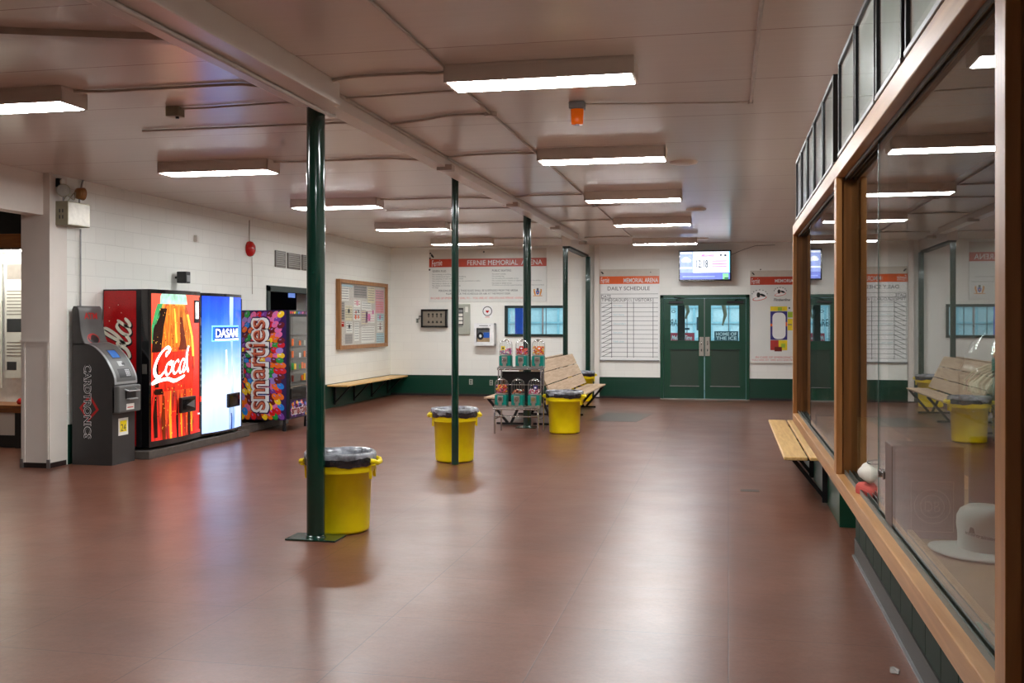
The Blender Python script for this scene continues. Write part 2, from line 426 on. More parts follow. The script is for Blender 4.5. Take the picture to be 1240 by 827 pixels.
# plain plaster end of the wall (the white pier)
p = MB().box(WX - TH - .012, WEND - .012, .06, WX + .012, WEND + .3, CZ, 'plaster_white')
p.box(WX - TH - .006, WEND - .006, 0, WX + .006, WEND + .3, .06, 'kick_dark')
for xx in (WX - TH + .03, WX - .012): p.box(xx - .012, WEND - .022, .06, xx + .012, WEND - .008, 1.43, 'plaster_white')
p.box(WX - TH - .02, WEND - .026, 1.42, WX + .02, WEND - .008, 1.445, 'plaster_white')
p.box(WX - TH - .02, WEND - .026, 0.0, WX - TH + .02, WEND - .008, .10, 'steel_dull').box(WX - .02, WEND - .026, 0.0, WX + .02, WEND - .008, .10, 'steel_dull')
struct(p, 'trim_1')
# header over the opening towards the corridor
struct(MB().box(WX - .28, NY, 2.86, WX - .07, WEND - .012, CZ, 'plaster_white'), 'wall_header')
# corridor shell
struct(MB().box(-12, NY, 0, -11.9, 13.2, CZ, 'plaster_white').box(-11.9, 13.1, 0, WX - TH, 13.2, CZ, 'plaster_white'), 'wall_corridor')
# back wall with door and window openings
DX0, DX1 = bx(799.5), bx(907.5); DZ = bz(357, 853)
W0, W1 = bx(611.4), bx(685.8); WZ0, WZ1 = bz(407.5, 640), bz(370, 640)
b = MB()
T = .22
def bw(x0, x1, z0, z1): b.box(x0, BY, z0, x1, BY + T, z1, 'block_white_back')
bw(-9.5, W0, 0, CZ); bw(W0, W1, 0, WZ0); bw(W0, W1, WZ1, CZ); bw(W1, DX0, 0, CZ); bw(DX0, DX1, DZ, CZ); bw(DX1, 3.4, 0, CZ)
struct(b, 'wall_back')
struct(MB().box(WX + .012, BY - .012, .03, DX0, BY, DADO, 'block_green_back').box(DX1, BY - .012, .03, 3.3, BY, DADO, 'block_green_back')
       .box(WX + .012, BY - .018, 0, DX0, BY, .05, 'kick_dark').box(DX1, BY - .018, 0, 3.3, BY, .05, 'kick_dark'), 'baseboard_back')
struct(MB().box(-12, NY - .15, 0, 3.4, NY, CZ, 'plaster_white'), 'wall_near')
# booth wall on the right with a doorway between Y 7.62 and 8.68
r = MB()
for y0, y1 in ((NY, 7.62), (8.68, 12.5)):
    r.box(RX, y0, 0, RX + .2, y1, 1.0, 'green_paint'); r.box(RX + .0, y0, 1.0, RX + .2, y1, CZ, 'plaster_white')
r.box(RX, 7.62, 2.1, RX + .2, 8.68, CZ, 'plaster_white'); r.box(RX, 12.5, 0, 3.4, 12.6, CZ, 'plaster_white')
r.box(3.3, NY, 0, 3.4, BY, CZ, 'plaster_white')
struct(r, 'wall_right')
k = MB()
k.box(RX - .02, NY, 0, RX, 7.62, .13, 'green_kick')
y = NY
while y < 7.5:
    k.box(RX - .012, y, .13, RX, min(y + .338, 7.62), 1.02, 'green_panel', .004); y += .345
k.box(RX - .035, NY, 0, RX - .02, 7.62, .012, 'steel_dull')
struct(k, 'baseboard_right')
struct(MB().box(RX - .015, 8.68, 0, RX, 12.5, .95, 'green_paint', .004).box(RX - .015, 8.665, 0, RX + .2, 8.68, 1.2, 'green_paint'), 'baseboard_booth')

# ceiling beam above the columns
struct(MB().box(-2.96, 6.85, 3.225, -2.81, 19.6, CZ, 'paint_ceiling', .006).box(-2.98, NY, 3.17, -2.67, 6.85, CZ, 'paint_ceiling', .006), 'trim_beam')
struct(MB().box(-3.14, 19.62, 3.11, -2.96, BY, CZ, 'plaster_white').box(-3.12, 19.62, 3.07, -2.98, BY, 3.11, 'green_dark'), 'trim_header')
# angled batten on the ceiling at left
a0 = atZ(-60, 37, CZ - .02); a1 = atZ(226, 51, CZ - .02)
struct(MB().beam(a0, (-3.0, a1.y, a1.z), .10, .04, 'conduit_paint'), 'trim_batten')

# ---------------------------------------------------------------- columns
CX = -3.08
def column(y, r, plate, label, x=CX, top=CZ, square=False):
    t = thing('steel_column', label, 'column', (x, y, 0), 0, 'green steel columns down the hall')
    m = MB()
    if square: m.box(-.05, -.05, 0, .05, .05, top, 'green_gloss', .006)
    else: m.tube([(0, 0, .012), (0, 0, top)], r, 'green_gloss', 32)
    m.build('shaft', t)
    if plate:
        MB().box(-plate[0], -plate[1], 0, plate[0], plate[1], .014, 'green_gloss', .003).build('base_plate', t)
        MB().lathe([(r + .012, .014), (r + .004, .03), (r, .032)], 'green_gloss', 28).build('weld_collar', t)
    return t
column(7.40, .070, (.20, .12), 'dark green round steel column nearest the camera, with a flat base plate')
column(11.5, .041, None, 'slim green steel column in front of the middle yellow bin')
column(15.85, .062, (.16, .14), 'green steel column standing right behind the gumball machines')
column(19.72, .050, None, 'green steel column rising behind the wooden bench backrest')
column(BY - .07, .05, None, 'green square post against the back wall beside the daily schedule board', x=-2.98, top=3.07, square=True)
struct(MB().box(bx(720), BY - .06, 0.03, bx(726), BY, CZ, 'plaster_white'), 'trim_pilaster')

# ---------------------------------------------------------------- ceiling lights
def light_proto():
    t = thing('fluorescent_light', 'x', 'ceiling light', (0, 0, 0))
    w, d, h = .62, .155, .115
    m = MB()
    m.box(-w, -d, -.02, w, d, 0, 'paint_fixture', .003)
    m.box(-w, -d, -h, w, -d + .012, -.02, 'paint_fixture'); m.box(-w, d - .012, -h, w, d, -.02, 'paint_fixture')
    m.box(-w, -d, -h, -w + .02, d, -.02, 'paint_fixture'); m.box(w - .02, -d, -h, w, d, -.02, 'paint_fixture')
    m.build('housing', t)
    MB().box(-w + .022, -d + .014, -h - .003, w - .022, d - .014, -h + .012, 'lamp_lens', .002).build('lens', t)
    MB().disc((-w - .006, 0, -.06), .012, 'x', .012, 'steel_dull', 10).build('knockout_plug', t)
    return t
LY = [6.66, 10.0, 13.36, 16.8, 20.15]
rn = ['nearest one, in front of the orange beacon', 'second one back', 'middle one of five', 'fourth one back', 'farthest one, before the wall television']
ln = ['nearest one, cut by the picture edge', 'second one back, above the cash machine', 'middle one of five', 'fourth one back', 'farthest one, above the wide rules sign']
proto = light_proto(); first = True
LG = 'fluorescent fixtures on the ceiling'
for row, X, names in (('right', -1.20, rn), ('left', -5.25, ln)):
    for i, y in enumerate(LY):
        o = proto if first else copy_tree(proto); first = False
        z = CZ - (.06 if (row == 'right' and i == 4) else 0)
        o.location = (X, y, z)
        tag(o, 'fluorescent ceiling light, %s row, %s' % (row, names[i]), 'ceiling light', LG)
o = copy_tree(proto); o.location = (-1.20, 3.3, CZ); tag(o, 'fluorescent ceiling light, right row, overhead and before all the others', 'ceiling light', LG)

# ---------------------------------------------------------------- conduits
cn = thing('ceiling_conduit', 'painted conduit network running along the beam and out to the ceiling lights', 'conduit', (0, 0, 0))
zc = CZ - .014
def con(pts, r=.010, name='conduit', z=None):
    MB().tube(catmull([(p[0], p[1], (p[2] if len(p) > 2 else zc)) for p in pts], 5), r, 'conduit_paint', 8).build(name, cn)
def conS(pts, r=.010):
    MB().tube([(p[0], p[1], (p[2] if len(p) > 2 else zc)) for p in pts], r, 'conduit_paint', 8).build('conduit', cn)
conS([(-3.005, NY + .1, zc), (-3.005, 6.9, zc)], .016); conS([(-3.03, 7.0, zc), (-3.05, 21.5, zc)], .014)
conS([(-2.84, NY + .1, 3.155), (-2.84, 6.9, 3.155)], .016); con([(-2.84, 6.9, 3.155), (-2.86, 7.15, 3.17), (-2.9, 7.32, 3.2)], .014)
conS([(-2.795, 7.0, zc), (-2.795, 19.5, zc)], .012)
conS([(-1.82, NY + .1, zc), (-1.82, 6.60, zc)], .010)
for a, bb in zip(LY[:-1], LY[1:]): conS([(-1.86, a + .18, zc), (-1.86, bb - .02, zc)], .011)
for i, y in enumerate(LY):
    con([(-4.62, y - .02), (-4.4, y + .03), (-4.2, y + .03), (-3.45, y + .02), (-3.3, y + .06), (-3.16, y + .16), (-3.0, y + .18)], .011)
    con([(-2.78, y + .12), (-2.6, y + .02), (-2.45, y - .02), (-2.05, y - .03), (-1.95, y), (-1.83, y + .0)], .011)
    MB().box(-2.90, y + .10, 3.19, -2.74, y + .22, 3.25 if i else 3.215, 'conduit_paint', .006).build('junction_box', cn)
con([(-5.0, 8.15), (-3.1, 8.15)], .009); con([(-2.78, 8.3), (-2.5, 8.2), (-2.2, 8.05), (-1.86, 8.05)], .011)
con([(-5.0, 14.7), (-3.1, 14.7)], .009); con([(-2.78, 14.7), (-1.5, 14.7)], .009)
for y in (8.05, 14.7): MB().disc((-1.86, y, CZ - .035), .05, 'z', .034, 'conduit_paint', 16).build('junction_box', cn)
for y in (1.2, 3.4, 5.4, 9.0, 12.2, 15.2): MB().box(-3.035, y, CZ - .04, -2.975, y + .03, CZ - .0, 'conduit_paint').build('strap', cn)
# beacon conduit
bc = thing('beacon_conduit', 'painted conduit bending across the ceiling to the orange beacon', 'conduit', (0, 0, 0))
bp_ = atZ(699, 124, CZ)
cr = atZ(909, 121, CZ)
MB().tube([(cr.x + .02, NY + .1, zc), (cr.x, cr.y, zc)], .012, 'conduit_paint', 8).build('conduit', bc)
MB().tube([(cr.x, cr.y, zc), (cr.x - .25, cr.y - .02, zc), (bp_.x + .05, bp_.y, zc)], .006, 'conduit_paint', 8).build('cable', bc)
MB().disc((cr.x, cr.y, CZ - .03), .02, 'z', .03, 'conduit_paint', 12).build('elbow', bc)
t = thing('warning_beacon', 'small orange warning beacon under a grey ceiling box', 'beacon', (bp_.x, bp_.y, CZ))
MB().box(-.06, -.05, -.055, .06, .05, 0, 'steel_dull', .006).build('mount_box', t)
MB().lathe([(.0, -.17), (.042, -.168), (.046, -.16), (.05, -.055), (.0, -.055)], 'amber', 24).build('lamp_dome', t)
MB().disc((0, 0, -.178), .018, 'z', .012, 'steel_dull', 12).build('finial', t)
q = atZ(212, 130, CZ)
t = thing('ceiling_box', 'small brown electrical box on the ceiling above the vending machines', 'electrical box', (q.x, q.y, CZ))
MB().box(-.055, -.05, -.075, .055, .05, 0, 'olive_box', .005).build('box', t)
MB().disc((.02, 0, -.09), .014, 'z', .018, 'black', 10).build('plug', t)
MB().tube([(.055, 0, -.014), (.3, -.0, -.014), (2.6, -.2, -.014)], .008, 'conduit_paint', 8).build('cable', t)
for (px, py, nm) in ((828, 196, 'beside the second right-row ceiling light'), (843, 253, 'beside the middle right-row ceiling light'), (850, 288.5, 'in front of the wall television')):
    q = atZ(px, py, CZ)
    t = thing('ceiling_disc', 'flat round ceiling disc %s' % nm, 'ceiling disc', (q.x, q.y, CZ), 0, 'round discs on the ceiling')
    MB().lathe([(.0, -.03), (.10, -.028), (.14, -.018), (.15, 0)], 'paint_fixture', 28).build('cover', t)

# ---------------------------------------------------------------- yellow bins
def bin_proto():
    t = thing('trash_bin', 'x', 'trash bin', (0, 0, 0))
    H = .60
    MB().lathe([(0, .004), (.205, .004), (.222, .012), (.226, .03), (.244, .470), (.262, .473), (.266, .485), (.272, .585), (.266, .60), (.25, .60), (.243, .55), (.215, .03), (0, .03)], 'yellow_plastic', 48).build('tub', t)
    for s in (-1, 1):
        m = MB()
        out = [(s * .262, -.10, .565), (s * .295, -.085, .56), (s * .308, -.055, .545), (s * .308, .055, .545), (s * .295, .085, .56), (s * .262, .10, .565)]
        m.tube(out, .019, 'yellow_plastic', 8)
        m.prism([(-.10, .56), (-.07, .42), (-.03, .49), (.03, .49), (.07, .42), (.10, .56)], 'x', s * .245, s * .268, 'yellow_plastic')
        m.box(s * .262, -.10, .525, s * .300, .10, .545, 'yellow_plastic', .006)
        m.build('handle', t)
    # liner folded over the rim
    seg = 72; vs = []; fs = []
    rnd = random.Random(3)
    ph = [rnd.uniform(0, 6.28) for _ in range(6)]
    def wob(a, k): return .004 * math.sin(3 * a + ph[0] + k) + .002 * math.sin(9 * a + ph[1] - k) + .001 * math.sin(23 * a + ph[2] + 2 * k)
    prof = [(.276, .565, 1), (.281, .575, 1.5), (.283, .60, 1), (.282, .618, .6), (.274, .630, .4), (.258, .630, .4), (.238, .600, .5), (.226, .42, 1.0), (.19, .22, 1.5), (.0, .18, 0)]
    for j, (r_, z, w_) in enumerate(prof):
        for k_ in range(seg):
            a = 2 * PI * k_ / seg; q_ = wob(a, j * .7) * w_
            vs.append(((r_ + q_) * math.cos(a), (r_ + q_) * math.sin(a), z + (wob(a * 1.0 + 1, 0) * (2.2 if j < 2 else .5))))
    for j in range(len(prof) - 1):
        for k_ in range(seg): k2 = (k_ + 1) % seg; fs.append((j * seg + k_, j * seg + k2, (j + 1) * seg + k2, (j + 1) * seg + k_))
    MB().add(vs, fs, 'bag_plastic', True).build('liner', t)
    lo = MB()
    vs = []; fs = []
    for j, (r_, z) in enumerate([(.272, .545), (.277, .55), (.279, .585), (.277, .605)]):
        for k_ in range(seg):
            a = 2 * PI * k_ / seg; vs.append(((r_ + .006 + wob(a, j) * .6) * math.cos(a), (r_ + .006 + wob(a, j) * .6) * math.sin(a), z - .012 + wob(a * 1.0 + 2, j * .3) * 2.2))
    for j in range(3):
        for k_ in range(seg): k2 = (k_ + 1) % seg; fs.append((j * seg + k_, j * seg + k2, (j + 1) * seg + k2, (j + 1) * seg + k_))
    lo.add(vs, fs, 'bag_dark', True).build('liner_skirt', t)
    return t
BG = 'yellow bins with grey liners'
bp0 = bin_proto()
spots = []
for (px, py, lab, rz) in ((412.5, 649, 'yellow bin with grey liner behind the nearest green column', .12), (550.5, 561, 'yellow bin with grey liner behind the second, slim green column', .3), (683.6, 526, 'yellow bin with grey liner beside the gumball machines', .0)):
    g = atZ(px, py, 0); dd = Vector((g.x, g.y, 0)).normalized() * .225; spots.append((g.x + dd.x, g.y + dd.y, lab, rz))
spots.append((-3.0, 21.35, 'yellow bin half hidden behind the wooden bench, by the back wall', .4))
for i, (x, y, lab, rz) in enumerate(spots):
    o = bp0 if i == 0 else copy_tree(bp0)
    o.location = (x, y, 0); o.rotation_euler.z = rz; tag(o, lab, 'trash bin', BG)

# ---------------------------------------------------------------- vending machines
mat('coke_orange_red', (232, 62, 40), .2, var=.05, emit=1.0)
mat('glow_white', (255, 255, 255), .2, var=0, emit=2.2)
mat('glow_cap', (170, 216, 196), .2, var=.2, emit=1.1)
mat('glow_green', (60, 150, 90), .2, var=.1, emit=.9)
mat('glow_amber', (240, 150, 40), .2, var=.15, emit=1.1)
mat('glow_amber_dark', (120, 40, 8), .2, var=.3, emit=.6, stretch=(20, 1, 1))
mat('glow_brown', (50, 16, 8), .2, var=.3, emit=.25)
mat('glow_yellow', (250, 210, 70), .2, var=.1, emit=1.2)
mat('glow_drop', (255, 180, 70), .2, var=.1, emit=1.2)
mat('glow_navy', (16, 52, 140), .2, var=.05, emit=.8)
grad_emit('cola_glow', [(0, (215, 30, 12)), (.22, (120, 18, 6)), (.38, (236, 70, 20)), (.52, (190, 34, 10)), (.68, (225, 110, 30)), (.85, (170, 60, 10)), (1, (245, 160, 60))], 'Z', .1, 1.9, 1.7, 1.3, (9, 1, 1.2))
grad_emit('coke_back', [(0, (214, 24, 14)), (.5, (232, 50, 34)), (1, (236, 92, 66))], 'Z', .1, 1.9, 1.5)
grad_emit('water_grad', [(0, (176, 200, 250)), (.3, (214, 230, 255)), (.62, (96, 156, 245)), (.85, (28, 92, 228)), (1, (14, 62, 205))], 'Z', .1, 1.9, 1.75, .22, (5, 1, .8))
grad_emit('water_streak', [(0, (120, 160, 220)), (.4, (225, 238, 255)), (.6, (150, 190, 240)), (1, (200, 225, 255))], 'Z', .1, 1.9, 1.4, .9, (26, 1, 3))

def bow(x, w, b_): u = 2 * x / w; return -b_ * (1 - u * u)
def vending(name, label, Y0, Y1, X_front, z0, H, bowd):
    """local x runs along the wall, -y faces the hall; origin at the foot on the wall side centre"""
    W = Y1 - Y0; dep = X_front - WX - .02
    t = thing(name, label, 'vending machine', (WX + .02 + dep, (Y0 + Y1) / 2, z0), PI / 2)
    return t, W, dep
def curved_front(mb, W, z0, z1, y0, bowd, m, thick=.08, n=12):
    pts = [(-W / 2, thick)] + [(-W / 2 + W * i / n, bow(-W / 2 + W * i / n, W, bowd)) for i in range(n + 1)] + [(W / 2, thick)]
    pts = [(p[0], p[1] + y0) for p in pts]
    return mb.prism(pts, 'z', z0, z1, m)

PZ = .10
XF = -6.86
cy0 = atX(180.5, 450, XF).y; cy1 = atX(243.0, 450, XF).y; cy2 = atX(293, 450, XF).y
MH = 1.95
t, W, dep = vending('cola_vending_machine', 'red and black cola vending machine with a lit bottle picture, beside the cash machine', cy0, cy1 - .012, XF, PZ, MH, .05)
# body: origin at front plane; body extends +y (towards wall)
MB().box(-W / 2, .10, .03, W / 2, dep, MH, 'black', .008).build('cabinet', t)
s = MB()   # left flank is local -x
s.T = Matrix.Translation((-W / 2 - .003, 0, 0)) @ Matrix.Rotation(-PI / 2, 4, 'Z')
# in this frame local x runs from the wall (-dep) to the front (0)
s.quad(-dep + .012, .04, -.17, MH - .02, 0, 'coke_red'); 
s.build('side_panel', t)
GL = {
 'C': [([(.92, .98), (1.0, 1.18), (.72, 1.28), (.30, 1.0), (.06, .5), (.16, .08), (.5, -.04), (.86, .22)], .10, .24), ([(.92, .98), (.78, .88), (.76, 1.05), (.9, 1.1)], .05, .10)],
 'o': [([(.36, .62), (.10, .50), (.04, .2), (.2, .0), (.44, .12), (.52, .42), (.36, .62), (.30, .48), (.5, .52), (.62, .62)], .06, .17)],
 'c': [([(.46, .5), (.34, .62), (.10, .45), (.06, .16), (.24, .0), (.5, .14), (.6, .3)], .06, .17)],
 'a': [([(.46, .56), (.24, .62), (.06, .34), (.1, .04), (.28, .02), (.46, .3)], .06, .16), ([(.54, .62), (.42, .25), (.44, .03), (.58, .06), (.72, .28)], .06, .16)],
 'l': [([(.0, .18), (.3, .6), (.44, 1.1), (.34, 1.3), (.22, 1.1), (.10, .4), (.16, .04), (.32, .04), (.46, .24)], .06, .16)],
 '-': [([(.02, .3), (.2, .36), (.4, .3)], .08, .12)],
}
ADV = {'C': .86, 'o': .60, 'c': .56, 'a': .70, 'l': .42, '-': .42}
def script(mb, word, tf, y, m, extra=0.0):
    x = 0
    for ch in word:
        for pts, w0, w1 in GL[ch]:
            mb.pen([(p[0] + x + .28 * p[1], p[1]) for p in pts], (w0 + extra) * SC[0], (w1 + extra) * SC[0], .6, y, m, tf)
        x += ADV[ch]
    return x
SC = [1]
def tf_rot(ox, oz, k, ang):
    ca, sa = math.cos(ang), math.sin(ang)
    return lambda p: (ox + k * (p[0] * ca - p[1] * sa), oz + k * (p[0] * sa + p[1] * ca))
s = MB(); s.T = Matrix.Translation((-W / 2 - .003, 0, 0)) @ Matrix.Rotation(-PI / 2, 4, 'Z')
mat('cream_ink', (232, 226, 206), .4)
for (dx, dz, y, m_, ex) in ((.012, -.014, -.002, 'ink_black', .04), (0, 0, -.004, 'cream_ink', 0)):
    SC[0] = .27
    script(s, 'ola', tf_rot(-.26 + dx, 1.07 + dz, .29, PI / 2 - .03), y, m_, ex)
    script(s, 'C', tf_rot(-.22 + dx - .03, .70 + dz, .30, PI / 2 - .03), y, m_, ex)
    SC[0] = .24
    s.pen([(.0, 1.4), (.5, 1.15), (1.1, 1.2), (1.6, 1.5), (2.0, 1.4)], .02, .055, .6, y, m_, tf_rot(-.30 + dx, 1.10 + dz, .29, PI / 2 - .03))
# water drops printed on the flank
for _ in range(70):
    x = random.uniform(-dep + .03, -.19); z = random.uniform(.1, MH - .08); s.ell(x, z, random.uniform(.002, .006), random.uniform(.003, .008), 0, -.0015, 'cream_ink' if random.random() < .4 else 'red_gloss', 8)
s.build('script_lettering', t)
d = MB(); curved_front(d, W, .03, MH, 0, .05, 'black_gloss', .10); d.build('door', t)
PW0, PW1 = -W / 2 + .035, W / 2 - .10
f = MB(); f.warp = lambda v: (v[0], v[1] + bow(v[0], W, .05), v[2])
Z0, Z1 = .10, MH - .05
f.quad(PW0, Z0, W / 2 - .02, Z1, -.004, 'coke_back', 14)
def xx(u): return PW0 + (PW1 - PW0) * u
def zz(v): return Z0 + (Z1 - Z0) * v
# bottle outline, u across, v up
bot = [(0, .02, .86), (.12, -.0, .88), (.25, .0, .84), (.36, .02, .83), (.5, .0, .90), (.62, -.0, .90), (.72, .02, .86), (.80, .07, .80), (.88, .14, .72), (.93, .18, .66)]
bot = [(zz(v), max(xx(a), PW0), min(xx(b_), W / 2 - .06)) for v, a, b_ in bot]
f.strip(bot, -.006, 'cola_glow', 10)
f.strip([(zz(.93), xx(.14), xx(.70)), (zz(.985), xx(.15), xx(.68)), (zz(1.0), xx(.17), xx(.66))], -.008, 'glow_cap', 6)
f.strip([(zz(.66), xx(.0), xx(.06)), (zz(.78), xx(.0), xx(.09)), (zz(.88), xx(.06), xx(.15)), (zz(.93), xx(.10), xx(.19))], -.008, 'glow_green', 4)
mat('glow_orange', (222, 118, 34), .2, var=.35, emit=1.15, stretch=(10, 1, 1.5), scale=3); mat('glow_band', (208, 40, 22), .2, var=.3, emit=1.1, stretch=(6, 1, 1.5), scale=3)
f.strip([(zz(.63), xx(.10), xx(.82)), (zz(.8), xx(.20), xx(.72)), (zz(.92), xx(.26), xx(.60))], -.0075, 'glow_orange', 6)
f.strip([(zz(.33), xx(.04), xx(.84)), (zz(.47), xx(.0), xx(.88)), (zz(.60), xx(.02), xx(.86))], -.0074, 'glow_band', 6)
f.strip([(zz(.60), xx(.0), xx(.16)), (zz(.76), xx(.03), xx(.20)), (zz(.90), xx(.15), xx(.27))], -.0085, 'glow_brown', 4)
f.strip([(zz(.61), xx(.50), xx(.70)), (zz(.68), xx(.54), xx(.66)), (zz(.84), xx(.52), xx(.58))], -.0088, 'glow_amber_dark', 5)
f.strip([(zz(.56), xx(.83), xx(.88)), (zz(.7), xx(.80), xx(.85)), (zz(.86), xx(.68), xx(.73))], -.009, 'glow_yellow', 4)
f.strip([(zz(.66), xx(.44), xx(.47)), (zz(.8), xx(.42), xx(.445)), (zz(.9), xx(.40), xx(.42))], -.0092, 'glow_yellow', 3)
for (u0, u1, v0, v1, m_) in ((.02, .10, .02, .30, 'glow_brown'), (.16, .24, 0, .30, 'glow_amber_dark'), (.30, .36, .0, .33, 'glow_amber'), (.44, .50, 0, .26, 'glow_brown'), (.54, .58, .0, .3, 'glow_amber'), (.70, .78, .0, .25, 'glow_brown'), (.78, .83, .02, .33, 'glow_amber'), (.03, .12, .36, .52, 'glow_brown'), (.03, .2, .31, .35, 'glow_brown')):
    f.strip([(zz(v0), xx(u0 + .02), xx(u1)), (zz((v0 + v1) / 2), xx(u0), xx(u1 - .01)), (zz(v1), xx(u0 + .03), xx(u1 - .02))], -.0095, m_, 3)
for _ in range(120):
    u, v = random.uniform(.03, .82), random.uniform(.02, .9)
    f.ell(xx(u), zz(v), random.uniform(.003, .007), random.uniform(.004, .012), 0, -.010, random.choice(['glow_drop', 'glow_brown', 'glow_yellow']), 8)
f.build('lit_picture', t)
g_ = MB(); g_.warp = lambda v: (v[0], v[1] + bow(v[0], W, .05), v[2])
SC[0] = .23
K = tf_rot(xx(.01), zz(.435), .262, .05)
script(g_, 'Coca', K, -.014, 'glow_white')
SC[0] = .27
g_.pen([(.55, -.06), (.1, -.22), (-.02, -.30), (.5, -.22), (1.1, -.2), (1.6, -.34), (2.1, -.28), (2.6, -.18)], .015, .05, .9, -.014, 'glow_white', K)
g_.pen([(3.0, -.05), (2.86, .2), (2.84, .7), (3.0, 1.1), (3.12, 1.22)], .03, .05, .6, -.014, 'glow_white', K)
g_.text('drink', W / 2 - .12, zz(.13), W / 2 - .05, zz(.145), -.014, 'glow_white')
g_.build('script_lettering', t)
v_ = MB(); v_.warp = lambda v: (v[0], v[1] + bow(v[0], W, .05), v[2])
v_.box(W / 2 - .225, -.018, zz(.80), W / 2 - .085, -.004, zz(.965), 'black', .003).quad(W / 2 - .205, zz(.83), W / 2 - .11, zz(.95), -.02, 'glow_white').quad(W / 2 - .2, zz(.84), W / 2 - .16, zz(.88), -.022, 'ink_dark')
v_.build('price_window', t)
v_ = MB(); v_.warp = lambda v: (v[0], v[1] + bow(v[0], W, .05), v[2])
ux0, ux1, uz0, uz1 = xx(.50), xx(.86), zz(.165), zz(.275)
v_.box(ux0, -.05, uz0, ux1, -.004, uz1, 'black', .012).quad(ux0 + .03, uz0 + .03, ux1 - .03, uz1 - .03, -.052, 'black_gloss', 4).poly([(ux0 + .12, (uz0 + uz1) / 2), (ux1 - .05, uz0 + .045), (ux1 - .05, uz1 - .045)], -.054, 'steel_dull')
v_.build('delivery_port', t)
c_ = MB(); c_.warp = lambda v: (v[0], v[1] + bow(v[0], W, .05), v[2])
c_.box(W / 2 - .05, -.012, zz(.02), W / 2 - .005, -.002, zz(.99), 'black', .004)
for k in range(9): c_.box(W / 2 - .042, -.02, zz(.33 + .045 * k), W / 2 - .014, -.01, zz(.33 + .045 * k) + .03, 'steel_dull', .003)
c_.box(W / 2 - .045, -.02, zz(.22), W / 2 - .012, -.01, zz(.26), 'coke_orange_red', .003); c_.box(W / 2 - .045, -.02, zz(.78), W / 2 - .012, -.01, zz(.84), 'steel_dull', .003)
c_.build('selection_strip', t)
MB().box(-W / 2 - .006, .03, .92, -W / 2 + .004, .09, 1.04, 'steel_brushed', .003).build('lock', t)
MB().poly([(-W / 2, 0), (-W / 2, 0), (-W / 2, 0)], 0, 'black') if 0 else None

# Dasani machine
t, W, dep = vending('water_vending_machine', 'blue and white lit bottled water vending machine next to the cola machine', cy1 + .012, cy2, XF - .01, PZ, MH - .01, .07)
MB().box(-W / 2, .10, .03, W / 2, dep, MH - .01, 'black', .008).build('cabinet', t)
d = MB(); curved_front(d, W, .03, MH - .01, 0, .07, 'black_gloss', .10); d.build('door', t)
wp = lambda v: (v[0], v[1] + bow(v[0], W, .07), v[2])
f = MB(); f.warp = wp
A0, A1 = -W / 2 + .02, W / 2 - .04; Z0, Z1 = .06, MH - .05
f.quad(A0, Z0, A1, Z1, -.004, 'water_grad', 14)
cx = A0 + (A1 - A0) * .66
pr = []
for i in range(17):
    v = i / 16; wv = .05 + .018 * math.sin(9 * v) + (.05 if v < .2 else 0)
    pr.append((zz(v), cx - wv + .02 * math.sin(5 * v), cx + wv * .8 + .02 * math.sin(6 * v)))
f.strip(pr, -.006, 'water_streak', 5)
for (u0, u1, v0, v1, m_) in ((.30, .50, .55, 1, 'water_streak'), (.48, .52, .42, .6, 'glow_white'), (.62, .66, .0, .12, 'glow_navy')):
    a_ = A0 + (A1 - A0) * u0; b_ = A0 + (A1 - A0) * u1
    if m_ != 'water_streak': f.strip([(zz(v0), a_, b_), (zz((v0 + v1) / 2), a_ + .01, b_), (zz(v1), a_, b_ - .01)], -.0065, m_, 3)
f.build('lit_picture', t)
f = MB(); f.warp = wp
lx0, lx1, lz0, lz1 = A0 + (A1 - A0) * .17, A0 + (A1 - A0) * .88, zz(.665), zz(.785)
mat('glow_blue', (40, 110, 215), .2, var=.03, emit=1.0); mat('glow_pale', (120, 190, 245), .2, var=.03, emit=1.2)
f.quad(lx0, lz0, lx1, lz1, -.010, 'glow_pale', 6).quad(lx0 + .02, lz0 + .02, lx1 - .02, lz1 - .02, -.012, 'glow_blue', 6).quad(lx0 + .07, lz0 + .045, lx1 - .05, lz1 - .03, -.0135, 'glow_navy', 6)
f.quad(lx0 + .07, lz0 + .015, lx1 - .02, lz0 + .035, -.0135, 'glow_white', 6)
f.text('DASANI', lx0 + .08, lz0 + .055, lx1 - .06, lz1 - .045, -.016, 'glow_white', .015)
f.build('logo_plate', t)
v_ = MB(); v_.warp = wp
ux0, ux1 = A0 + (A1 - A0) * .50, A0 + (A1 - A0) * .86; uz0, uz1 = zz(.165), zz(.27)
v_.box(ux0, -.045, uz0, ux1, -.004, uz1, 'black', .012).quad(ux0 + .03, uz0 + .03, ux1 - .03, uz1 - .03, -.047, 'black_gloss', 4)
v_.build('delivery_port', t)
c_ = MB(); c_.warp = wp
c_.box(W / 2 - .035, -.012, zz(0), W / 2, -.002, zz(.99), 'black', .004)
c_.build('selection_strip', t)

# plinth
py1 = atX(372, 520, -6.6).y + .1
pl = MB().box(WX + .014, cy0 - .1, 0, XF + .06, cy2 + .12, PZ - .005, 'plinth_grey', .006)
tag(pl.build('plinth'), 'low grey plinth under the cola and water machines', 'plinth')
pl = MB().box(WX + .014, cy2 + .14, 0, -6.99, cy2 + 1.9, PZ + .02, 'plinth_grey', .006)
tag(pl.build('plinth'), 'low grey block behind the legs of the candy machine', 'plinth')

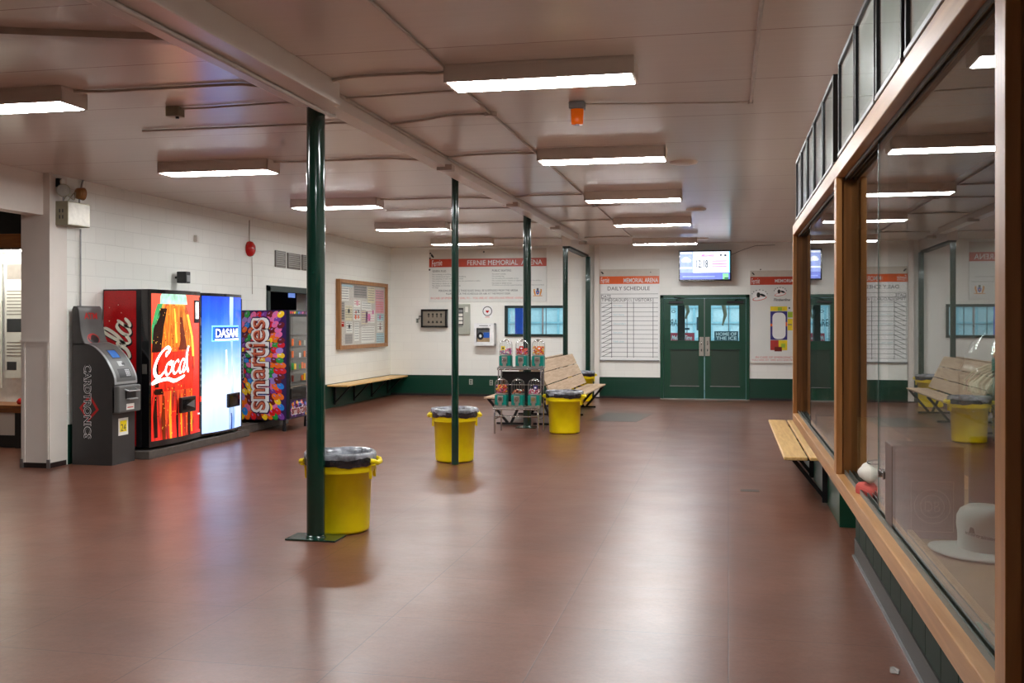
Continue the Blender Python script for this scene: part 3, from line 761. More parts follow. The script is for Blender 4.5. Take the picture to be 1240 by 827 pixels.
# Smarties machine
SX = -6.5
sy0 = cy2 + .30
sy0 = atX(348, 480, SX).y
SH = 1.83; sz = .17
t = thing('candy_vending_machine', 'snack vending machine wrapped in colourful candy print beside the water machine', 'vending machine', (SX, sy0 + .45, 0), PI / 2)
W = .90; dep = SX - WX - .03
cn_cols = {'cd_red': (214, 26, 30), 'cd_orange': (240, 110, 20), 'cd_yellow': (250, 205, 30), 'cd_green': (40, 150, 60), 'cd_blue': (30, 130, 215), 'cd_purple': (120, 60, 150), 'cd_pink': (230, 110, 160), 'cd_brown': (110, 30, 20), 'cd_lilac': (160, 130, 200)}
for n_, c_ in cn_cols.items(): mat(n_, c_, .3, var=.05)
mat('cd_base', (48, 16, 74), .35); mat('choc', (132, 34, 22), .3, var=.1); mat('choc_hi', (214, 120, 90), .3)
MB().box(-W / 2, .02, sz, W / 2, dep, SH, 'cd_base', .006).build('cabinet', t)
for lx in (-W / 2 + .05, W / 2 - .05):
    for ly in (.07, dep - .06): MB().tube([(lx, ly, 0), (lx, ly, sz)], [.03, .022], 'black', 12).build('leg', t)
sd = MB(); TT = Matrix.Translation((-W / 2 - .003, 0, 0)) @ Matrix.Rotation(-PI / 2, 4, 'Z'); sd.T = TT
X0, X1 = -dep + .01, -.03
sd.quad(X0, sz + .01, X1, SH - .01, 0, 'cd_base')
rc = random.Random(11); lay = 0; keys = list(cn_cols)
gx = .086; gz = .094; row = 0; z = sz + .05
focus = (X0 + .0, 1.18)
while z < SH - .03:
    x = X0 + .045 + (row % 2) * gx / 2
    while x < X1 - .03:
        cx_, cz_ = x + rc.uniform(-.01, .01), z + rc.uniform(-.01, .01)
        dist = math.hypot(cx_ - focus[0], cz_ - focus[1]); k = .72 + min(.5, dist * .6)
        ang = math.atan2(cz_ - focus[1], cx_ - focus[0]); lay += 1; yy = -.0006 - (lay % 7) * .00012
        c_ = rc.choice(keys); rx, rz = .052 * k, .037 * k
        cx_ = min(max(cx_, X0 + .045), X1 - .045); cz_ = min(max(cz_, sz + .06), SH - .06)
        sd.ell(cx_, cz_, rx, rz, ang, yy, c_, 16)
        sd.ell(cx_ - rx * .2, cz_ + rz * .35, rx * .35, rz * .18, ang, yy - .00006, 'cd_lilac' if c_ != 'cd_yellow' else 'white_print', 8)
        x += gx * (.8 if k < .9 else 1.05)
    z += gz * .82; row += 1
sd.build('candy_print', t)
lt = MB(); lt.T = TT
bx0, bx1 = X0 + (X1 - X0) * .30, X0 + (X1 - X0) * .72
cxm = (bx0 + bx1) / 2; czm = sz + (SH - sz) * .50; LN = 1.36; HT = .27
def vtext(mb, s_, cx_, cz_, ln, ht, y, m, off=0.0): mb.text(s_, cx_ - ln / 2, cz_ - ht / 2, cx_ + ln / 2, cz_ + ht / 2, y, m, off, 0, PI / 2)
vtext(lt, 'smarties', cxm, czm, LN + .12, HT + .16, -.0030, 'cd_base', .085)
vtext(lt, 'smarties', cxm, czm, LN + .08, HT + .12, -.0036, 'white_print', .07)
vtext(lt, 'smarties', cxm, czm, LN, HT, -.0044, 'choc', .02)
vtext(lt, 'smarties', cxm - .012, czm + .004, LN, HT, -.005, 'choc_hi', -.012)
ncx = X0 + (X1 - X0) * .20
lt.quad(ncx - .06, czm - .24, ncx + .07, czm + .16, -.0028, 'cd_base')
vtext(lt, 'Nestlé', ncx, czm - .04, .34, .09, -.004, 'white_print', .02)
lt.quad(ncx + .055, czm - .20, ncx + .062, czm + .13, -.004, 'white_print')
lt.build('side_lettering', t)
dr = MB().box(-W / 2, -.03, sz + .02, W / 2, .02, SH, 'black', .004)
dr.quad(-W / 2 + .01, SH - .06, W / 2 - .01, SH - .01, -.032, 'cd_base')
for k in range(12): dr.ell(-W / 2 + .05 + k * .075, SH - .035, .03, .018, .3, -.033, keys[k % 9], 12)
dr.build('door', t)
mat('vend_inside', (118, 116, 110), .6)
wz0, wz1 = sz + (SH - sz) * .31, sz + (SH - sz) * .94
wn = MB().quad(-W / 2 + .04, wz0, W / 2 - .22, wz1, -.033, 'vend_inside')
wn.quad(-W / 2 + .04, wz0 - .03, W / 2 - .22, wz0 - .002, -.036, 'steel_brushed')
for k in range(5): wn.box(-W / 2 + .05, -.044, wz0 + .18 * k + .05, W / 2 - .24, -.034, wz0 + .18 * k + .06, 'steel_dull')
wn.build('display_window', t)
sn = MB(); rs = random.Random(5)
for k in range(4):
    for j in range(6):
        if rs.random() < .7:
            x = -W / 2 + .09 + j * .09; z = wz0 + .18 * k + .065; sn.box(x - .03, -.052, z, x + .03, -.040, z + rs.uniform(.06, .11), rs.choice(['cd_yellow', 'cd_orange', 'white_print', 'cd_green', 'grey_panel', 'cd_brown']), .004)
sn.build('snack_packets', t)
MB().quad(-W / 2 + .034, wz0, W / 2 - .215, wz1, -.058, 'clear_glass').build('window_glass', t)
MB().box(-W / 2 + .04, -.045, sz + (SH - sz) * .19, W / 2 - .2, -.03, sz + (SH - sz) * .285, 'black', .006).build('delivery_flap', t)
cp = MB().box(W / 2 - .2, -.045, sz + .5, W / 2 - .02, -.03, SH - .1, 'black', .004).box(W / 2 - .17, -.05, sz + 1.0, W / 2 - .05, -.044, sz + 1.14, 'steel_brushed').box(W / 2 - .13, -.052, sz + .8, W / 2 - .09, -.044, sz + .88, 'chrome')
cp.build('coin_panel', t)
lp = MB().quad(-W / 2 + .03, sz + .03, W / 2 - .03, sz + (SH - sz) * .175, -.034, 'cd_base')
for _ in range(90):
    lp.ell(rs.uniform(-W / 2 + .07, W / 2 - .07), rs.uniform(sz + .055, sz + .26), .032, .024, rs.uniform(-1, 1), -.0345 - .0002 * rs.randint(0, 5), rs.choice(keys), 12)
lp.text('smarties', -W / 2 + .06, sz + .07, W / 2 - .2, sz + .21, -.037, 'white_print', .10).text('smarties', -W / 2 + .07, sz + .08, W / 2 - .21, sz + .20, -.0385, 'choc', .03)
lp.text('Nestlé', -.16, sz + .235, .02, sz + .265, -.0385, 'white_print', .02)
lp.build('lower_panel', t)

# camera box on top of the cola machine
q = atX(224, 335, -7.3)
t = thing('wall_speaker', 'small black speaker box above the cola machine', 'speaker', (WX, atX(222, 335, -7.38).y, 2.0), PI / 2)
zt = atX(224, 329, -7.36).z - 2.0; zb = atX(224, 343, -7.36).z - 2.0
MB().box(-.075, -.20, zb, .055, -.06, zt, 'black', .01).build('case', t)
MB().quad(-.05, zb + .02, .04, zt - .05, -.203, 'steel_dull').build('grille', t)
MB().tube([(0, 0, (zb + zt) / 2), (0, -.07, (zb + zt) / 2)], .015, 'black', 8).build('bracket', t)

# ---------------------------------------------------------------- ATM
ay0 = atZ(136, 564, 0).y; 
AX = -7.44
t = thing('cash_machine', 'dark grey standing cash machine beside the white pier, with a tall topper', 'cash machine', (AX, ay0, 0), PI / 2)
# local: x along wall 0..w, y: 0 at wall, negative to the hall (depth u -> y=-u)
AW = .46
def zu(py, u): # height for pixel row at depth u on near face
    return atY(100, py, ay0).z
prof = [(0, 0), (.52, 0), (.52, .93), (.535, 1.0)]
cv = catmull([(.54, .93), (.53, 1.02), (.48, 1.13), (.40, 1.25), (.29, 1.35), (.165, 1.40)], 5)
body = [(0, 0), (.515, 0), (.515, .60), (.54, .62)] + cv[0:] + [(.10, 1.40), (0, 1.40)]
m = MB(); m.prism([(-u, z) for u, z in body], 'x', 0, AW, 'atm_dark'); m.build('cabinet', t)
top = catmull([(.165, 1.385), (.125, 1.47), (.10, 1.58), (.085, 1.72), (.075, 1.80), (.05, 1.835)], 5)
m = MB(); m.prism([(0.0, 1.385)] + [(-u, z) for u, z in top] + [(-.015, 1.835), (0, 1.80)], 'x', .0, AW, 'atm_dark'); m.build('topper', t)
def surf(curve, x0, x1, off, mt, n=None, name=None, mb=None):
    mb = mb or MB(); vs = []; fs = []
    for i, (u, z) in enumerate(curve):
        a = curve[max(i - 1, 0)]; b_ = curve[min(i + 1, len(curve) - 1)]
        du, dz = b_[0] - a[0], b_[1] - a[1]; l = math.hypot(du, dz); nu, nz = abs(dz) / l, abs(du) / l
        xa, xb = (x0(i / (len(curve) - 1)), x1(i / (len(curve) - 1))) if callable(x0) else (x0, x1)
        vs += [(xa, -(u + nu * off), z + nz * off), (xb, -(u + nu * off), z + nz * off)]
    for i in range(len(curve) - 1): fs.append((2 * i, 2 * i + 1, 2 * i + 3, 2 * i + 2))
    return mb.add(vs, fs, mt, True)
face = surf(top, .006, AW - .006, .006, 'atm_mid'); face.build('topper_face', t)
# topper sign: flat on curve approx
mat('atm_red', (176, 30, 28), .4)
sg = MB()
def on_top(x, z, off):
    for i in range(len(top) - 1):
        if top[i][1] <= z <= top[i + 1][1]:
            k = (z - top[i][1]) / (top[i + 1][1] - top[i][1] + 1e-9); u = top[i][0] + (top[i + 1][0] - top[i][0]) * k; return (x, -(u + off), z)
    return (x, -(top[-1][0] + off), z)
sg.warp = lambda v: on_top(v[0], v[2], .009 - v[1])
sg.text('ATM', .09, 1.685, .34, 1.76, 0, 'atm_red', .03)
sg.ell(.20, 1.455, .115, .062, 0, 0.0005, 'atm_red', 24); sg.ell(.20, 1.452, .10, .05, 0, -.001, 'black', 24)
sg.build('topper_sign', t)
def on_cv(x, z, off):
    for i in range(len(cv) - 1):
        if cv[i][1] <= z <= cv[i + 1][1]:
            k = (z - cv[i][1]) / (cv[i + 1][1] - cv[i][1] + 1e-9); u = cv[i][0] + (cv[i + 1][0] - cv[i][0]) * k
            du, dz = cv[i + 1][0] - cv[i][0], cv[i + 1][1] - cv[i][1]; l = math.hypot(du, dz)
            return (x, -(u + abs(dz) / l * off), z + abs(du) / l * off)
    return (x, -(cv[0][0] + off), z)
surf(cv, .0, AW, .008, 'atm_silver').build('fascia_rim', t)
surf(cv[2:-1], .035, AW - .035, .012, 'atm_mid').build('fascia', t)
sc = MB(); sc.warp = lambda v: on_cv(v[0], v[2], .016 - v[1])
mat('screen_blue', (50, 92, 150), .2, emit=.7)
def cq(mb, x0, z0, x1, z1, l, m_):
    for i in range(4): mb.quad(x0, z0 + (z1 - z0) * i / 4, x1, z0 + (z1 - z0) * (i + 1) / 4, l, m_)
cq(sc, .12, 1.215, .30, 1.315, 0, 'black'); cq(sc, .135, 1.225, .285, 1.305, -.002, 'screen_blue')
sc.build('screen', t)
sc = MB(); sc.warp = lambda v: on_cv(v[0], v[2], .016 - v[1])
cq(sc, .17, 1.13, .27, 1.185, 0, 'atm_silver'); cq(sc, .24, 1.14, .30, 1.165, -.002, 'black'); sc.build('card_reader', t)
sc = MB(); sc.warp = lambda v: on_cv(v[0], v[2], .016 - v[1])
cq(sc, .10, 1.0, .34, 1.10, 0, 'black')
for i in range(4):
    for j in range(3): sc.quad(.24 + .03 * j, 1.015 + .02 * i, .262 + .03 * j, 1.03 + .02 * i, -.003, 'atm_silver')
sc.build('keypad', t)
md = MB().box(-.0, -.60, .60, AW, -.50, .915, 'atm_mid', .018); md.build('dispenser_module', t)
hd = MB().box(.13, -.615, .76, .33, -.60, .86, 'black', .004); hd.tube([(.12, -.60, .87), (.12, -.655, .85), (.34, -.655, .85), (.34, -.60, .87)], .010, 'atm_silver', 8)
hd.box(.14, -.65, .75, .32, -.61, .765, 'atm_silver', .004); hd.build('cash_tray', t)
MB().quad(.15, .63, .31, .70, -.601, 'paper').quad(.17, .65, .29, .665, -.602, 'ink_red').build('sticker', t)
st = MB().quad(.12, .33, .32, .53, -.5165, 'paper').quad(.15, .37, .29, .5, -.5175, 'yellow_plastic'); st.text('24', .17, .38, .27, .46, -.5185, 'ink_dark')
st.build('sticker', t)
# side lettering, read from top to bottom, on the face towards the camera (local -x)
TTA = Matrix.Translation((-.002, 0, 0)) @ Matrix.Rotation(-PI / 2, 4, 'Z')
def dn(mb, s_, cx_, cz_, ln, ht, y, m_, off=0.0): mb.text(s_, cx_ - ln / 2, cz_ - ht / 2, cx_ + ln / 2, cz_ + ht / 2, y, m_, off, 0, -PI / 2)
lg = MB(); lg.T = TTA
# frame: x = depth from the wall (u) measured towards the hall
CU, CZm, CL, CH = .20, .73, .86, .085
def rhomb(w_, h_, cxr, czr, y, m_, k): 
    lg.poly([(cxr - w_ * k, czr), (cxr - .01, czr - h_ * k), (cxr + w_ * k, czr - .02), (cxr + .01, czr + h_ * k)], y, m_)
rhomb(.125, .16, CU + .02, CZm - .07, -.0008, 'atm_red', 1.0); rhomb(.125, .16, CU + .02, CZm - .07, -.0012, 'atm_dark', .72)
dn(lg, 'CARDTRONICS', CU, CZm, CL, CH + .012, -.0018, 'white_print', .045); dn(lg, 'CARDTRONICS', CU, CZm, CL, CH, -.0026, 'ink_black', .012)
lg.build('side_lettering', t)

# ---------------------------------------------------------------- left wall items
# emergency light
e0 = atX(82, 257, WX + .17); e1 = atX(109, 257, WX + .17); ez0 = atX(82, 272, WX + .17).z; ez1 = atX(82, 243, WX + .17).z
ey = e0.y; el = e1.y - e0.y
t = thing('emergency_light', 'battery emergency light with two lamp heads high on the wall above the cash machine', 'emergency light', (WX, ey, ez0), PI / 2)
hh = ez1 - ez0
b_ = MB().box(0, -.17, 0, el, -.014, hh, 'olive_box', .004).quad(.01, .012, el - .01, hh - .012, -.173, 'steel_brushed')
TL = Matrix.Translation((-.001, 0, 0)) @ Matrix.Rotation(-PI / 2, 4, 'Z'); b_.T = TL
for a in (.06, .1):
    for bb in (.07, .14): b_.quad(a, bb, a + .015, bb + .04, -.001, 'ink_dark')
b_.T = None; b_.build('battery_box', t)
for xx_, yy_, dirv in ((.02, -.10, Vector((-.8, -.6, -.1))), (el - .1, -.10, Vector((.9, -.4, 0)))):
    dirv.normalize(); p0 = Vector((xx_, yy_, hh + .12)); m = MB()
    m.tube([p0 - dirv * .05, p0 - dirv * .03, p0 + dirv * .05], [.03, .062, .075], 'olive_box' if xx_ < .1 else 'wood_frame', 20)
    m.tube([p0 + dirv * .05, p0 + dirv * .052], [.066, .066], 'steel_brushed', 20); m.tube([(xx_, yy_, hh), (xx_, yy_, hh + .07)], .01, 'steel_dull', 8)
    m.build('lamp_head', t)
MB().tube(catmull([(.05, -.08, hh), (.0, -.16, hh + .06), (.1, -.18, hh + .02), (.2, -.12, hh + .12), (.12, -.08, hh)], 6), .006, 'olive_box', 6).build('cord', t)
MB().disc((.05, -.08, hh + .22), .035, 'y', .07, 'paper', 16).build('socket', t)
MB().box(.0, -.06, hh + .16, .05, -.014, hh + .26, 'black', .003).build('bracket', t)
# conduits along the wall
cw = thing('wall_conduit', 'thin dark conduit running along the top of the white block wall above the vending machines', 'conduit', (0, 0, 0))
c0 = atX(97, 240, WX + .03); c1 = atX(105, 217, WX + .02); c2 = atX(240, 248, WX + .02)
cz_ = c1.z
MB().tube(catmull([(WX + .03, c0.y, c0.z), (WX + .03, c1.y - .1, cz_ - .05), (WX + .02, c1.y, cz_), (WX + .02, c1.y + .3, cz_), (WX + .02, c2.y, cz_), (WX + .02, BY - .5, cz_ + .0)], 5), .011, 'steel_dull', 8).build('conduit', cw)
c3 = atX(97.5, 270, WX + .03)
MB().tube([(WX + .03, c3.y, ez0 - .01), (WX + .03, c3.y, 1.0)], .010, 'steel_dull', 8).build('down_pipe', cw)
# fire bell
q = atX(305.5, 301.3, WX + .06)
t = thing('fire_bell', 'round red fire alarm bell on the white block wall', 'fire bell', (WX, q.y, q.z), PI / 2)
m = MB(); m.T = Matrix.Rotation(PI / 2, 4, 'X')
m.lathe([(.0, .095), (.03, .093), (.08, .082), (.115, .055), (.125, .02), (.12, .0)], 'red_gloss', 32); m.build('gong', t)
m = MB(); m.T = Matrix.Rotation(PI / 2, 4, 'X'); m.lathe([(0, .108), (.012, .106), (.014, .092), (0, .09)], 'chrome', 16); m.build('centre_bolt', t)
MB().box(-.05, -.02, -.05, .05, -.0, .05, 'steel_dull', .004).build('back_plate', t)
MB().tube([(.08, -.014, -.09), (.1, -.012, -.5), (.1, -.012, -(q.z - 2.1))], .006, 'conduit_paint', 6).build('cord', t)
MB().tube([(0, -.012, .11), (0, -.012, 3.28 - q.z)], .008, 'conduit_paint', 6).build('conduit', t)
# plaques
mat('plaque_brown', (88, 76, 66), .35, var=.1)
for i, (a, b2, c, d2, lb) in enumerate(((332.5, 345, 302, 323, 'nearest the fire bell'), (347.5, 363, 305, 325, 'middle of the three'), (365, 379, 307.5, 327, 'partly hidden behind the nearest green column'))):
    p0 = atX(a, (c + d2) / 2, WX); p1 = atX(b2, (c + d2) / 2, WX); z1 = atX(a, c, WX).z; z0 = atX(a, d2, WX).z
    hgt = (z1 - z0) * .96
    t = thing('wall_plaque', 'small dark brown wall plaque above the side doorway, %s' % lb, 'plaque', (WX, (p0.y + p1.y) / 2, z0), PI / 2, 'three brown plaques above the doorway')
    w_ = (p1.y - p0.y) / 2
    MB().box(-w_, -.02, 0, w_, 0, hgt, 'plaque_brown', .003).build('panel', t)
    m = MB()
    for k in range(7): m.quad(-w_ + .03, .04 + k * hgt / 8, w_ - .03 - .03 * (k % 3), .047 + k * hgt / 8, -.0215, 'grey_panel')
    m.build('engraved_lines', t)
# small fitting high on wall
q = atX(236, 289, WX)
tag(MB().box(WX, q.y - .04, q.z - .05, WX + .05, q.y + .04, q.z + .05, 'paper', .008).build('wall_sensor'), 'tiny cream box high on the block wall above the cola machine', 'sensor')
# side doorway frame and dark corridor
fr = MB()
fw = .10
fr.box(WX - .1, dy0 - .0, 0, WX + .03, dy0 + fw, dz1, 'green_dark', .004); fr.box(WX - .1, dy1 - fw, 0, WX + .03, dy1, dz1, 'green_dark', .004); fr.box(WX - .1, dy0, dz1 - fw, WX + .03, dy1, dz1, 'green_dark', .004)
dd = struct(fr, 'door_2')
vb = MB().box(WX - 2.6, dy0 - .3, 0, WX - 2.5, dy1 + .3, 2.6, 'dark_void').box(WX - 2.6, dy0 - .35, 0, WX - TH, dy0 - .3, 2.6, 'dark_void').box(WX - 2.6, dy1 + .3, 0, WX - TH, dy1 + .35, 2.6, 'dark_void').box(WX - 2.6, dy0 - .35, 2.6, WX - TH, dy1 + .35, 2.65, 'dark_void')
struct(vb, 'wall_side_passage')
mat('glow_softblue', (120, 150, 225), .3, emit=.9)
q0 = atX(350, 354, WX - .5); q1 = atX(365, 361, WX - .5)
tag(MB().box(WX - .52, q0.y, q1.z, WX - .5, q1.y, q0.z, 'glow_softblue', .004).build('lit_sign'), 'small blue lit panel inside the dark side doorway', 'sign')
# notice board
n0 = atX(411.5, 400, WX + .08); n1 = atX(469.5, 400, WX + .08)
nz1 = (atX(411.5, 338, WX + .08).z + atX(469.5, 343.5, WX + .08).z) / 2; nz0 = (atX(411.5, 423.5, WX + .08).z + atX(469.5, 419, WX + .08).z) / 2
t = thing('notice_board', 'glass-fronted notice board in a light oak frame, pinned with flyers', 'notice board', (WX, (n0.y + n1.y) / 2, nz0), PI / 2)
w_ = (n1.y - n0.y) / 2; h_ = nz1 - nz0; fwid = .075
m = MB()
m.box(-w_, -.09, 0, -w_ + fwid, 0, h_, 'wood_frame', .004).box(w_ - fwid, -.09, 0, w_, 0, h_, 'wood_frame', .004).box(-w_ + fwid, -.09, 0, w_ - fwid, 0, fwid, 'wood_frame', .004).box(-w_ + fwid, -.09, h_ - fwid, w_ - fwid, 0, h_, 'wood_frame', .004)
m.build('frame', t)
mat('cork', (206, 200, 190), .8, var=.15, scale=60)
MB().box(-w_ + fwid, -.03, fwid, w_ - fwid, -.01, h_ - fwid, 'cork').build('cork_panel', t)
mat('pap_pink', (222, 150, 166), .7); mat('pap_blue', (168, 205, 214), .7); mat('pap_cream', (226, 214, 178), .7); mat('pap_grey', (150, 142, 136), .7); mat('pap_magenta', (206, 70, 150), .7)
rn_ = random.Random(21)
iw, ih = 2 * w_ - 2 * fwid, h_ - 2 * fwid
def flyer(u0, v0, u1, v1, m_, ink='ink_grey', blobs=()):
    x0, x1 = -w_ + fwid + u0 * iw, -w_ + fwid + u1 * iw; z0, z1 = h_ - fwid - v1 * ih, h_ - fwid - v0 * ih
    f_ = MB().quad(x0, z0, x1, z1, -.033, m_)
    n_ = int((z1 - z0) / .05)
    for k in range(n_): f_.quad(x0 + .02, z1 - .035 - k * .05, x1 - .02 - .05 * rn_.random() * (x1 - x0), z1 - .022 - k * .05, -.034, ink)
    for (a, b2, r_, mm) in blobs: f_.ell(x0 + (x1 - x0) * a, z1 - (z1 - z0) * b2, r_ * 1.1, r_, 0, -.035, mm, 16)
    f_.build('flyer', t)
flyer(.02, .06, .20, .28, 'paper'); flyer(.0, .02, .28, .05, 'pap_blue'); flyer(.0, .30, .11, .60, 'pap_grey', 'ink_dark'); flyer(.02, .62, .10, .70, 'red_gloss', 'paper')
flyer(.12, .36, .27, .60, 'pap_cream', 'ink_grey', ((.5, .35, .05, 'ink_dark'),)); flyer(.14, .62, .27, .80, 'paper', 'ink_grey', ((.5, .45, .05, 'ink_black'),))
flyer(.12, .82, .27, .98, 'pap_grey'); flyer(.30, .02, .58, .22, 'pap_grey', 'ink_dark'); flyer(.30, .26, .44, .38, 'paper', 'red_gloss', ((.5, .4, .06, 'pap_pink'),))
flyer(.29, .40, .44, .60, 'paper', 'ink_grey', ((.35, .3, .03, 'red_gloss'), (.3, .7, .05, 'sign_orange'), (.7, .7, .04, 'sign_orange'), (.7, .25, .03, 'black')))
flyer(.31, .63, .41, .94, 'paper'); flyer(.46, .44, .60, .66, 'pap_cream', 'cd_purple'); flyer(.60, .02, .76, .30, 'pap_cream'); flyer(.47, .28, .68, .42, 'paper')
flyer(.56, .42, .76, .64, 'paper', 'pap_pink', ((.35, .55, .08, 'pap_magenta'), (.8, .15, .05, 'pap_magenta')))
flyer(.78, .06, .98, .24, 'pap_pink', 'ink_grey'); flyer(.78, .25, .98, .47, 'pap_pink', 'ink_red'); flyer(.82, .48, .98, .60, 'pap_blue', 'ink_grey', ((.4, .5, .05, 'pap_magenta'),)); flyer(.82, .60, .96, .80, 'paper', 'ink_grey', ((.5, .3, .03, 'cd_brown'), (.5, .65, .05, 'cd_brown')))
flyer(.46, .70, .76, .98, 'paper', 'pap_grey'); flyer(.80, .82, .99, .99, 'pap_blue')
MB().quad(-w_ + fwid, fwid, w_ - fwid, h_ - fwid, -.07, 'clear_glass').build('glass', t)

# wall bench at the left back
b0 = atZ(425, 466.6, .45); sy_ = atX(396, 466, WX).y
YB0 = b0.y; YB1 = BY - .03; XB = -7.08
t = thing('wall_bench', 'long pale plank bench on black brackets along the left wall under the notice board', 'bench', (WX, YB0, 0))
MB().box(.012, 0, .42, XB - WX, YB1 - YB0, .45, 'wood_pine', .004).build('seat', t)
for k in range(4):
    y = .35 + k * (YB1 - YB0 - .6) / 3; m = MB()
    m.beam((.03, y, .05), (.03, y, .42), .04, .03, 'black').beam((.03, y, .405), (XB - WX - .05, y, .405), .04, .03, 'black').beam((.03, y, .08), (XB - WX - .08, y, .40), .035, .025, 'black')
    m.build('bracket', t)

# ---------------------------------------------------------------- back wall items
def bpos(px, py, off=0): return atY(px, py, BY - off)
def board(name, label, cat, a, b2, c, d2, off=.03):
    p0 = bpos(a, (c + d2) / 2); p1 = bpos(b2, (c + d2) / 2); pm = (a + b2) / 2
    z1 = bpos(pm, c).z; z0 = bpos(pm, d2).z
    t = thing(name, label, cat, ((p0.x + p1.x) / 2, BY, z0)); return t, (p1.x - p0.x) / 2, z1 - z0
# big arena sign
t, w_, h_ = board('rules_sign', 'wide acrylic rules sign with red banner reading FERNIE MEMORIAL ARENA', 'sign', 520, 662, 301.5, 365.5)
MB().box(-w_, -.02, 0, w_, -.004, h_, 'board_white', .003).build('panel', t)
def vz(py, c, d2, h): return h * (d2 - py) / (d2 - c)
z_ = lambda py: vz(py, 301.5, 365.5, h_)
MB().quad(-w_, z_(313), w_, h_ - .0, -.0212, 'board_clear').quad(-w_, z_(323), w_, z_(313), -.022, 'sign_red').build('banner', t)
m = MB(); X = lambda px: -w_ + 2 * w_ * (px - 520) / 142
m.text('FERNIE MEMORIAL', X(567), z_(321), X(628), z_(315), -.024, 'white_print').text('ARENA', X(632), z_(321), X(657), z_(315), -.024, 'white_print')
m.text('Fernie', X(523), z_(321.5), X(536), z_(314), -.024, 'white_print', .0, .3, .12)
m.build('banner_lettering', t)
m = MB()
L1 = ['No smoking in building', 'No drinking of liquor in arena building', 'No playing of ball will be tolerated', 'No hockey sticks or sharp objects are permitted in lobby', 'No food or drink on ice surface', 'No skates on benches in the arena', 'No dogs']
L2 = ['No speed skating', 'No playing tag', 'No throwing of snowballs on ice', 'No hockey sticks, chairs or objects allowed on ice surface', 'No food or drink on ice', 'Children are strictly supervised by adults on the ice surface']
m.text('GENERAL RULES', X(524), z_(329), X(541), z_(326.5), -.0215, 'ink_dark'); m.text('PUBLIC SKATING', X(597), z_(329), X(620), z_(326.5), -.0215, 'ink_dark')
for k, s_ in enumerate(L1): m.text(s_, X(524), z_(333 + 2.7 * k), X(524 + len(s_) * 1.05), z_(331 + 2.7 * k), -.0215, 'ink_grey')
for k, s_ in enumerate(L2): m.text(s_, X(597), z_(333 + 2.7 * k), X(597 + len(s_) * 1.02), z_(331 + 2.7 * k), -.0215, 'ink_grey')
m.text('PERSONS BREAKING THESE RULES SHALL BE SUSPENDED FROM THE ARENA', X(532), z_(353), X(628), z_(350.5), -.0215, 'ink_dark'); m.text('PLEASE CHECK THE SCHEDULE OR ASK AT THE FRONT DESK', X(541), z_(356.6), X(619), z_(354.4), -.0215, 'ink_dark')
m.text('IN CASE OF EMERGENCY DIAL 911 - YOU ARE AT 1092 6TH AVE FERNIE ARENA', X(522), z_(362), X(634), z_(359.6), -.0215, 'ink_red')
m.build('rules_lettering', t)
m = MB(); cx_, cz_ = X(651.5), z_(354.5); u = .034
mat('crest_blue', (40, 80, 170), .5); mat('crest_gold', (214, 140, 50), .5)
m.poly([(cx_ - 1.1 * u, cz_ + 1.2 * u), (cx_ + 1.1 * u, cz_ + 1.2 * u), (cx_ + 1.0 * u, cz_ - .6 * u), (cx_, cz_ - 1.5 * u), (cx_ - 1.0 * u, cz_ - .6 * u)], -.022, 'crest_blue').ell(cx_, cz_ + 2 * u, .7 * u, .9 * u, 0, -.022, 'ink_dark').ell(cx_, cz_, .5 * u, .5 * u, 0, -.023, 'crest_gold')
for s_ in (-1, 1): m.ell(cx_ + s_ * 2 * u, cz_, .55 * u, 2 * u, -s_ * .25, -.022, 'crest_gold').ell(cx_ + s_ * 2.2 * u, cz_ + 1.8 * u, .5 * u, .5 * u, 0, -.022, 'crest_gold')
m.quad(cx_ - 3 * u, cz_ - 2.4 * u, cx_ + 3 * u, cz_ - 1.9 * u, -.0225, 'crest_gold')
m.build('crest', t)
m = MB().poly([(X(522), z_(309)), (X(525.5), z_(312)), (X(526), z_(310)), (X(523), z_(306))], -.0215, 'ink_black').ell(X(521.5), z_(306), .02, .02, 0, -.0215, 'ink_black').ell(X(521), z_(312), .02, .02, 0, -.0215, 'ink_black').ell(X(520.5), z_(326), .02, .02, 0, -.0215, 'ink_black').ell(X(587), z_(305), .02, .02, 0, -.0215, 'ink_black')
m.build('mounting_screws', t)
# daily schedule
t, w_, h_ = board('schedule_board', 'tall whiteboard grid headed DAILY SCHEDULE under an orange banner', 'sign', 726.5, 798.5, 326, 436)
z_ = lambda py: vz(py, 326, 436, h_); X = lambda px: -w_ + 2 * w_ * (px - 726.5) / 72
MB().box(-w_, -.02, 0, w_, -.004, h_, 'white_print', .003).quad(-w_, z_(334.5), w_, h_, -.0212, 'board_clear').build('panel', t)
MB().box(-w_, -.045, -.02, w_, -.004, .005, 'steel_dull', .003).build('tray', t)
MB().quad(-w_, z_(343.8), w_, z_(334.5), -.022, 'sign_orange').build('banner', t)
m = MB().text('MEMORIAL ARENA', X(755.5), z_(342.3), X(797), z_(336.8), -.024, 'white_print', .01).text('Fernie', X(727.5), z_(342.5), X(738), z_(335.5), -.024, 'white_print', 0, .3, .1); m.build('banner_lettering', t)
m = MB().text('DAILY SCHEDULE', X(736), z_(351.5), X(787), z_(347), -.0215, 'ink_dark')
m.text('DATE', X(728.5), z_(360.5), X(740), z_(357), -.0215, 'ink_dark').text('TIME', X(728.5), z_(365), X(740), z_(361.5), -.0215, 'ink_dark').text('GROUP', X(742), z_(365.2), X(759), z_(361.5), -.0215, 'ink_dark').text('VISITORS', X(769), z_(365.2), X(789), z_(361.5), -.0215, 'ink_dark').text('CL', X(761), z_(365), X(766), z_(361.8), -.0215, 'ink_grey')
rows = [367 + 5.4 * k for k in range(13)]
